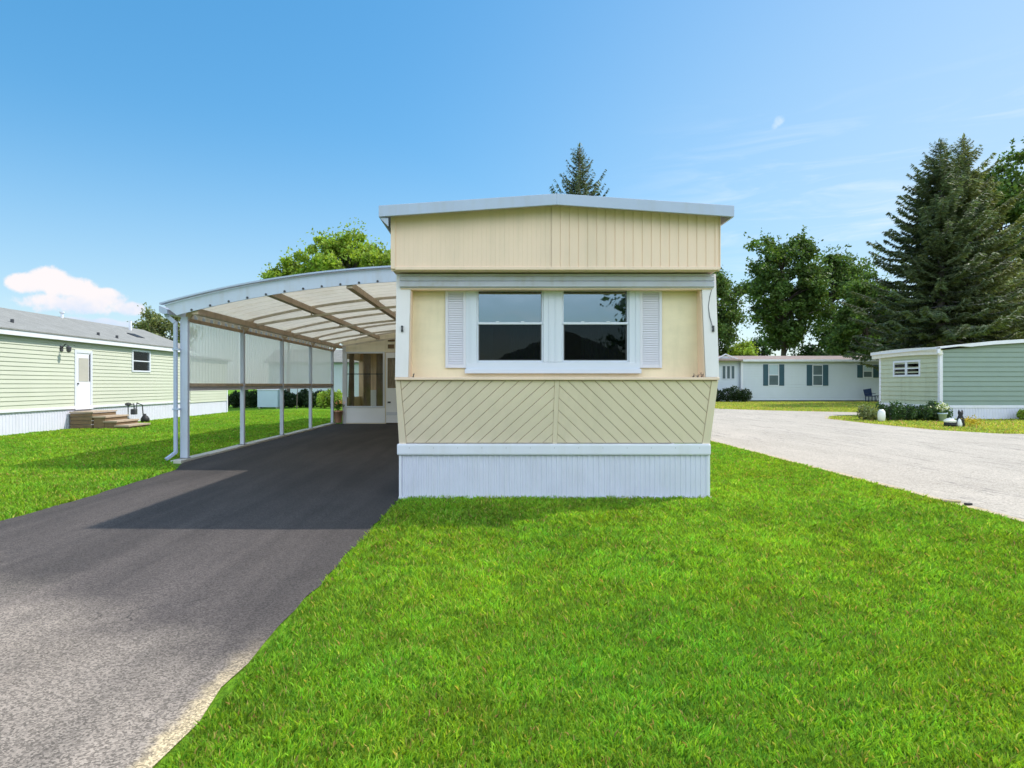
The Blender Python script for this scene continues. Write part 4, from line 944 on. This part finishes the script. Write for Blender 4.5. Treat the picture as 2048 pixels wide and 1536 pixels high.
for dx in (.03, .53):
    for dy in (-1.28, -.86): MB().box(x+dx, x+dx+.05, HY+dy, HY+dy+.05, 0, .40).build('leg', M['blueplastic'], ch)
    MB().box(x+dx-.01, x+dx+.05, HY-1.3, HY-.8, .62, .66).build('armrest', M['blueplastic'], ch)
gt = thing('garden_table', 'low dark table right of the blue garden chair', 'table', (hx(1738), HY-1.2, 0))
x = hx(1740); MB().lathe(x, HY-1.2, [(.30, .44), (.32, .46), (.32, .48), (.30, .49)], 14).build('tabletop', M['darkmetal'], gt)
for a in range(3): MB().tube([(x+.22*math.cos(a*2.1), HY-1.2+.22*math.sin(a*2.1), 0), (x+.1*math.cos(a*2.1), HY-1.2+.1*math.sin(a*2.1), .44)], .02, 5).build('leg', M['darkmetal'], gt)

# ------------------------------------------------------------------ green home on the right
GY = 25.4
def gx(u): return (u-VX)*GY/F
def gz(v): return CH+(VY-v)*GY/F
gh = thing('green_home', 'grey-green mobile home with low curved white roof on the right', 'mobile home', (21, 28, 0))
GX = gx(1880); GB = 29.35; xE = GX+10.0
def archx(x):  # roof line along the long side facing the road
    return float(np.interp(x-GX, [-.4, 0, 1.0, 2.0, 3.3, 5.0, 7.5, 10.5], [gz(698), gz(696), gz(690), gz(685), gz(681), gz(680), gz(686), gz(702)]))
def endy(y):   # roof line along the end wall
    return 2.80+.05*math.sin((y-GY+.3)/(GB-GY+.6)*math.pi)
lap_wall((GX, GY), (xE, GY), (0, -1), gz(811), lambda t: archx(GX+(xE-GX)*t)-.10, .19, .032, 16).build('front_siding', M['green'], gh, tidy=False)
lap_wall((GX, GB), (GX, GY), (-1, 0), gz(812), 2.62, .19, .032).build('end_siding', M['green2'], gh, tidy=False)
b = MB(); b.box(GX+.005, GX+.04, GY+.05, GB, 0, 2.7); b.box(GX+.005, xE, GY+.02, GY+.05, 0, 2.6); b.box(GX+.04, xE, GB-.03, GB, 0, 2.6); b.box(xE-.03, xE, GY+.05, GB-.03, 0, 2.6); b.build('wall', M['green2'], gh)
rib_wall((GX-.01, GY-.01), (xE, GY-.01), (0, -1), 0, gz(815), .11, .012).build('skirting', M['white_rib'], gh, tidy=False)
rib_wall((GX-.01, GB), (GX-.01, GY-.01), (-1, 0), 0, gz(815), .11, .012).build('skirting', M['white_rib'], gh, tidy=False)
box('skirting_band', M['white'], gh, GX-.03, xE, GY-.035, GY-.0, gz(816), gz(811)+.01, bevel=.006)
box('skirting_band', M['white'], gh, GX-.035, GX, GY+.001, GB, gz(816), gz(811)+.01, bevel=.006)
box('corner_trim', M['white'], gh, GX-.035, GX+.09, GY-.037, GY+.09, gz(811)+.012, gz(708), bevel=.006)
box('corner_trim', M['white'], gh, GX-.030, GX+.01, GB-.12, GB+.01, gz(811)+.012, 2.62, bevel=.006)
# fascia of the end wall: cream boards with a projecting return at the corner
n = 12; ys_ = [GY-.12+(GB-GY+.5)*i/n for i in range(n+1)]; b = MB()
for (xx, dz0, dz1) in ((GX-.20, -.0, -.13), (GX-.14, -.13, -.29)):
    vs = [(xx, y, endy(y)+dz0) for y in ys_]+[(xx, y, endy(y)+dz1) for y in ys_]; vs += [(xx+.16, y, z) for x, y, z in vs]; m_ = n+1
    b.add(vs, [(i, i+1, m_+i+1, m_+i) for i in range(n)]+[(m_+i, m_+i+1, 3*m_+i+1, 3*m_+i) for i in range(n)]+[(2*m_+i, 2*m_+i+1, i+1, i) for i in range(n)]+[(0, m_, 3*m_, 2*m_)])
b.build('fascia', M['soffit'], gh)
box('fascia_return', M['white'], gh, GX-.22, GX-.12, GY-.2, GY-.121, 2.56, 2.80, bevel=.01)
box('fascia_return', M['white'], gh, GX-.12, GX+.09, GY-.06, GY-.04, gz(709), gz(705), bevel=.004)
n = 24; xs_ = [GX-.22+(xE-GX+.4)*i/n for i in range(n+1)]; b = MB()
vs = [(x, GY-.20, archx(x)+.05) for x in xs_]+[(x, GY-.20, archx(x)-.015-(.07 if x > GX+1 else 0)) for x in xs_]; vs += [(x, GB+.3, z-.06) for x, y, z in vs]; m_ = n+1
b.add(vs, [(i, i+1, m_+i+1, m_+i) for i in range(n)]+[(2*m_+i, 2*m_+i+1, i+1, i) for i in range(n)]+[(m_+i, m_+i+1, 3*m_+i+1, 3*m_+i) for i in range(n)]+[(0, m_, 3*m_, 2*m_)]); b.build('roof', M['white'], gh)
def gy(u): return GX*F/(u-VX)
ya, yb_ = gy(1842), gy(1788); e = .08; z0, z1 = 1.68, 2.36; my = (ya+yb_)/2; f_ = MB(); xx = GX-.05
f_.box(xx, xx+.045, ya, ya+e, z0, z1); f_.box(xx, xx+.045, yb_-e, yb_, z0, z1); f_.box(xx, xx+.045, ya+e, yb_-e, z0, z0+e); f_.box(xx, xx+.045, ya+e, yb_-e, z1-e, z1); f_.box(xx, xx+.045, my-.07, my+.07, z0+e, z1-e)
w = f_.build('window', M['frame'], gh, bevel=.005)
for p, q in ((ya+e, my-.07), (my+.07, yb_-e)):
    MB().box(xx+.022, xx+.028, p, q, z0+e, z1-e).build('pane', M['glass'], w); MB().box(xx+.005, xx+.022, p, q, (z0+z1)/2-.02, (z0+z1)/2+.02).build('meeting_rail', M['frame'], w); MB().box(xx+.029, xx+.032, p+.1, q-.1, z0+e+.02, (z0+z1)/2-.06).build('blind', M['lace'], w)
    MB().box(xx+.033, xx+.036, p, q, z0+e, z1-e).build('curtain', M['curtain'], w)

# planting in front of it
def at(u, v): Y = CH*F/(v-VY); return (u-VX)*Y/F, Y
bush('flower_bed_shrub', 'dark low shrub in the bed at the left end of the green home', 14.7, 15.4, 24.2, 25.0, .72, M['leaf_dark'], 41, n=2600, leaf=.07)
bush('flower_bed_shrub', 'broad dark shrub row under the small window of the green home', 15.5, 16.7, 24.0, 25.0, .62, M['leaf_dark'], 42, n=3800, leaf=.07)
bush('flower_bed_shrub', 'rounded dark bush left of the white corner post', 16.6, 17.2, 24.2, 25.1, .75, M['leaf_dark'], 43, n=2200, leaf=.07, lumps=3)
bush('flowering_plant', 'reddish brown leafy plant at the verge end of the bed', 14.1, 14.8, 24.3, 25.2, .6, M['needle_olive'], 44, 'plant', n=1500, leaf=.08, lumps=3)
bush('flowering_plant', 'pale green plant by the skirting at the far right', 20.0, 20.7, 24.7, 25.2, .42, M['leaf_bright'], 45, 'plant', n=800, leaf=.09, lumps=3)
x, y = at(1763, 833)
ml = thing('garden_ornament', 'upright white oval ornament in the dark flower bed', 'ornament', (x, y-1.6, 0))
yo = 23.7; x = (1763-VX)*yo/F; MB().lathe(x, yo, [(.05, 0), (.12, .04), (.13, .2), (.12, .36), (.06, .44)], 14).build('ornament_body', M['white_plastic'], ml, smooth=True)
x, yo = 16.55, 23.9
fp = thing('flower_pot', 'small pot of pale flowers by the rounded bush', 'flower pot', (x, yo, 0)); MB().lathe(x, yo, [(.10, 0), (.14, .26), (.16, .26), (.16, .30), (.12, .30)], 14).build('pot', M['boxblue'], fp, smooth=True)
rg = np.random.default_rng(12); P = np.array([x, yo, .52])+rg.normal(size=(220, 3))*[.11, .1, .07]; c_ = np.where(rg.uniform(size=(220, 1)) < .5, [[1.5, 1.9, 14]], [[.3, .6, 1.]]); quads_object('foliage', leaf_quads(P, .08, rg), c_, M['yellow'], fp)
# lawn cluster: black and white figure, stone, yellow flowers
Yc = 20.9
x = (1921-VX)*Yc/F; of = thing('garden_statue', 'black and white animal shaped garden statue on the verge', 'statue', (x, Yc, 0))
b = MB(); b.lathe(x, Yc, [(.10, 0), (.12, .05), (.10, .25), (.06, .36), (.075, .42), (.07, .46), (.02, .49)], 12); b.build('statue_body', M['dark'], of, smooth=True)
b = MB()
for sx in (-.05, .05): b.lathe(x+sx, Yc, [(.035, .45), (.025, .50), (.005, .54)], 8)
b.build('ear', M['dark'], of); MB().lathe(x-.09, Yc-.08, [(.07, 0), (.08, .08), (.04, .22), (.01, .26)], 12).build('front_paw', M['white_plastic'], of, smooth=True)
x = (1900-VX)*Yc/F; rk = MB(); rk.lathe(x, Yc, [(.15, 0), (.18, .06), (.16, .14)], 9); o = rk.build('planter_base', M['dark']); 
pk = thing('planter', 'low black planter with white rim left of the animal statue', 'planter', (x, Yc, 0)); attach(o, pk); MB().lathe(x, Yc, [(.17, .14), (.18, .20), (.12, .22), (.10, .26)], 12).build('rim', M['white_plastic'], pk)
x = (1943-VX)*Yc/F; yf = thing('flowering_plant', 'clump of yellow flowers right of the animal statue', 'plant', (x, Yc, 0)); rg = np.random.default_rng(13); P = np.array([x, Yc, .16])+rg.normal(size=(500, 3))*[.15, .12, .07]; P[:, 2] = np.maximum(P[:, 2], .02); quads_object('foliage', leaf_quads(P, .05, rg), tints(500, rg, .5, 1.4), M['yellow'], yf)
# small things at the road edge
x, y = at(1936, 1012); b = MB(); b.box(x-.035, x+.04, y-.02, y+.02, .01, .035); tag(b.build('marker_block', M['dark'], bevel=.006), 'small black block lying on the road edge by the lawn', 'block')
x, y = at(1908, 1006); b = MB(); b.prism([(x-.12, y+.02, .012), (x+.05, y-.05, .012), (x+.08, y+.01, .012), (x-.08, y+.09, .012)], (0, 0, .02)); tag(b.build('stone', M['sand'], bevel=.005), 'flat yellowish stone beside the black block on the road edge', 'stone')

# ------------------------------------------------------------------ trees
G1 = 'broadleaved trees beyond the white house'
broadleaf('maple_tree', 'tall rounded maple left of its neighbour, behind the white house', (33.6, 75), 19.2, 4.5, 5.0, M['leaf_mid'], 51, G1, clumps=150, per=190, leaf=.36, clump_r=1.15, trunk_r=.4)
broadleaf('maple_tree', 'narrower maple between the rounded maple and the big spruces', (42.0, 80), 18.6, 4.2, 4.5, M['leaf_mid'], 52, G1, clumps=110, per=170, leaf=.36, clump_r=1.15, trunk_r=.36)
broadleaf('maple_tree', 'lower brighter maple in front, left foot of the big spruces', (37.2, 64), 12.4, 3.6, 2.0, M['leaf_mid'], 53, G1, clumps=110, per=180, leaf=.30, clump_r=.95)
broadleaf('maple_tree', 'tallest broadleaved tree at the right edge behind the spruces', (59.5, 76), 28.6, 6.6, 6, M['leaf_mid'], 54, G1, clumps=230, per=190, leaf=.42, clump_r=1.35, trunk_r=.5)
broadleaf('maple_tree', 'sunlit yellow-green tree right of the grey spruce trunk', (49.4, 60), 12.0, 4.4, 3, M['needle_olive'], 55, G1, clumps=130, per=170, leaf=.30, clump_r=1.0)
broadleaf('garden_tree', 'bright topped tree close to the right corner of the cream home', (20.9, 62), 13.2, 3.3, 1.8, M['leaf_mid'], 56, clumps=110, per=180, leaf=.28, clump_r=.9)
broadleaf('garden_tree', 'small pale green tree above the gable of the white house', (23.4, 60.5), 5.3, 1.5, 2.0, M['leaf_bright'], 57, clumps=30, per=150, leaf=.22, clump_r=.6, trunk_r=.12)
broadleaf('distant_tree', 'small dark distant tree in the gap left of the rounded maple', (37.5, 93), 8.3, 1.8, 2.0, M['leaf_dark'], 58, clumps=34, per=150, leaf=.3, clump_r=.8, trunk_r=.15)
broadleaf('understorey_tree', 'dark low tree filling the gap under the two maples', (38.0, 70), 7.2, 4.6, .6, M['leaf_dark'], 59, clumps=110, per=160, leaf=.3, clump_r=1.1, trunk_r=.15)
broadleaf('understorey_tree', 'dark thicket tree behind the left end of the green home', (42.5, 66), 9.6, 4.8, 1.0, M['leaf_dark'], 60, clumps=150, per=160, leaf=.3, clump_r=1.1, trunk_r=.15)
broadleaf('understorey_tree', 'dark thicket tree behind the spruces at the right edge', (54, 72), 12.5, 6.5, 1.0, M['leaf_dark'], 61, clumps=180, per=170, leaf=.35, clump_r=1.2, trunk_r=.2)
spruce('spruce_tree', 'big blue-green spruce with tall grey trunk, left of the twin tops', (31.0, 45), 18.3, 5.7, 4.5, M['needle'], 62, 'big spruces behind the green home', trunk_r=.34, spray=.62, shape=.80, per_m=9.0, dens=1.2, droop=.18, tip_up=.5)
spruce('spruce_tree', 'big olive spruce whose top stands right of the other twin top', (34.2, 47.2), 19.4, 6.0, 3.2, M['needle_olive'], 63, 'big spruces behind the green home', trunk_r=.32, spray=.62, shape=.84, per_m=9.0, dens=1.2, droop=.18, tip_up=.5)
spruce('spruce_tree', 'lone spruce whose tip shows above the cream home roof', (5.35, 40), 16.0, 3.9, 2.0, M['needle'], 64, trunk_r=.2, spray=.5, shape=.78, per_m=9, dens=1.35, droop=.0, tip_up=.8)
broadleaf('garden_tree', 'yellow-green tree rising behind the carport roof', (-8.7, 40), 10.6, 3.7, 5.0, M['leaf_bright'], 65, clumps=190, per=200, leaf=.20, clump_r=.62, trunk_r=.18)
broadleaf('garden_tree', 'smaller olive tree left of the yellow-green one behind the carport', (-12.9, 41), 9.8, 1.5, 5.5, M['leaf_bright'], 66, clumps=55, per=160, leaf=.18, clump_r=.45, trunk_r=.12)
broadleaf('garden_tree', 'small olive green tree beyond the grey roof on the left', (-23.2, 46), 6.6, 2.1, 2.0, M['needle_olive'], 67, clumps=90, per=160, leaf=.2, clump_r=.55, trunk_r=.14)

# a home and trees across the street behind the photographer: the front windows reflect them
bh = thing('street_home', 'plain gabled home across the street, seen only in the window reflections', 'house', (6, -24, 0))
b = MB(); b.box(.5, 9.0, -32, -26, 0, 2.9); b.build('wall', M['bluewhite'], bh)
MB().prism([(-.2, -25.6, 2.8), (4.7, -25.6, 4.7), (9.6, -25.6, 2.8)], (0, -6.8, 0)).build('roof', M['shingle'], bh)
for x in (1.6, 4.2, 6.9): MB().box(x, x+1.0, -25.99, -25.95, 1.0, 2.2).build('window', M['curtain'], bh)
for i, (x, y, h, r) in enumerate(((9.5, -20, 9.0, 2.4), (-4.5, -34, 7.5, 3.0), (-10, -38, 9.0, 3.6), (13, -36, 8.5, 3.4))):
    broadleaf('street_tree', ['tree nearest the street home, seen only in the window reflections', 'low tree left of the street home, seen only in reflections', 'taller tree farther left, seen only in reflections', 'tree behind the right of the street home, seen only in reflections'][i], (x, y), h, r, 1.5, M['leaf_dark'], 70+i, 'trees across the street', clumps=34, per=90, leaf=.32)
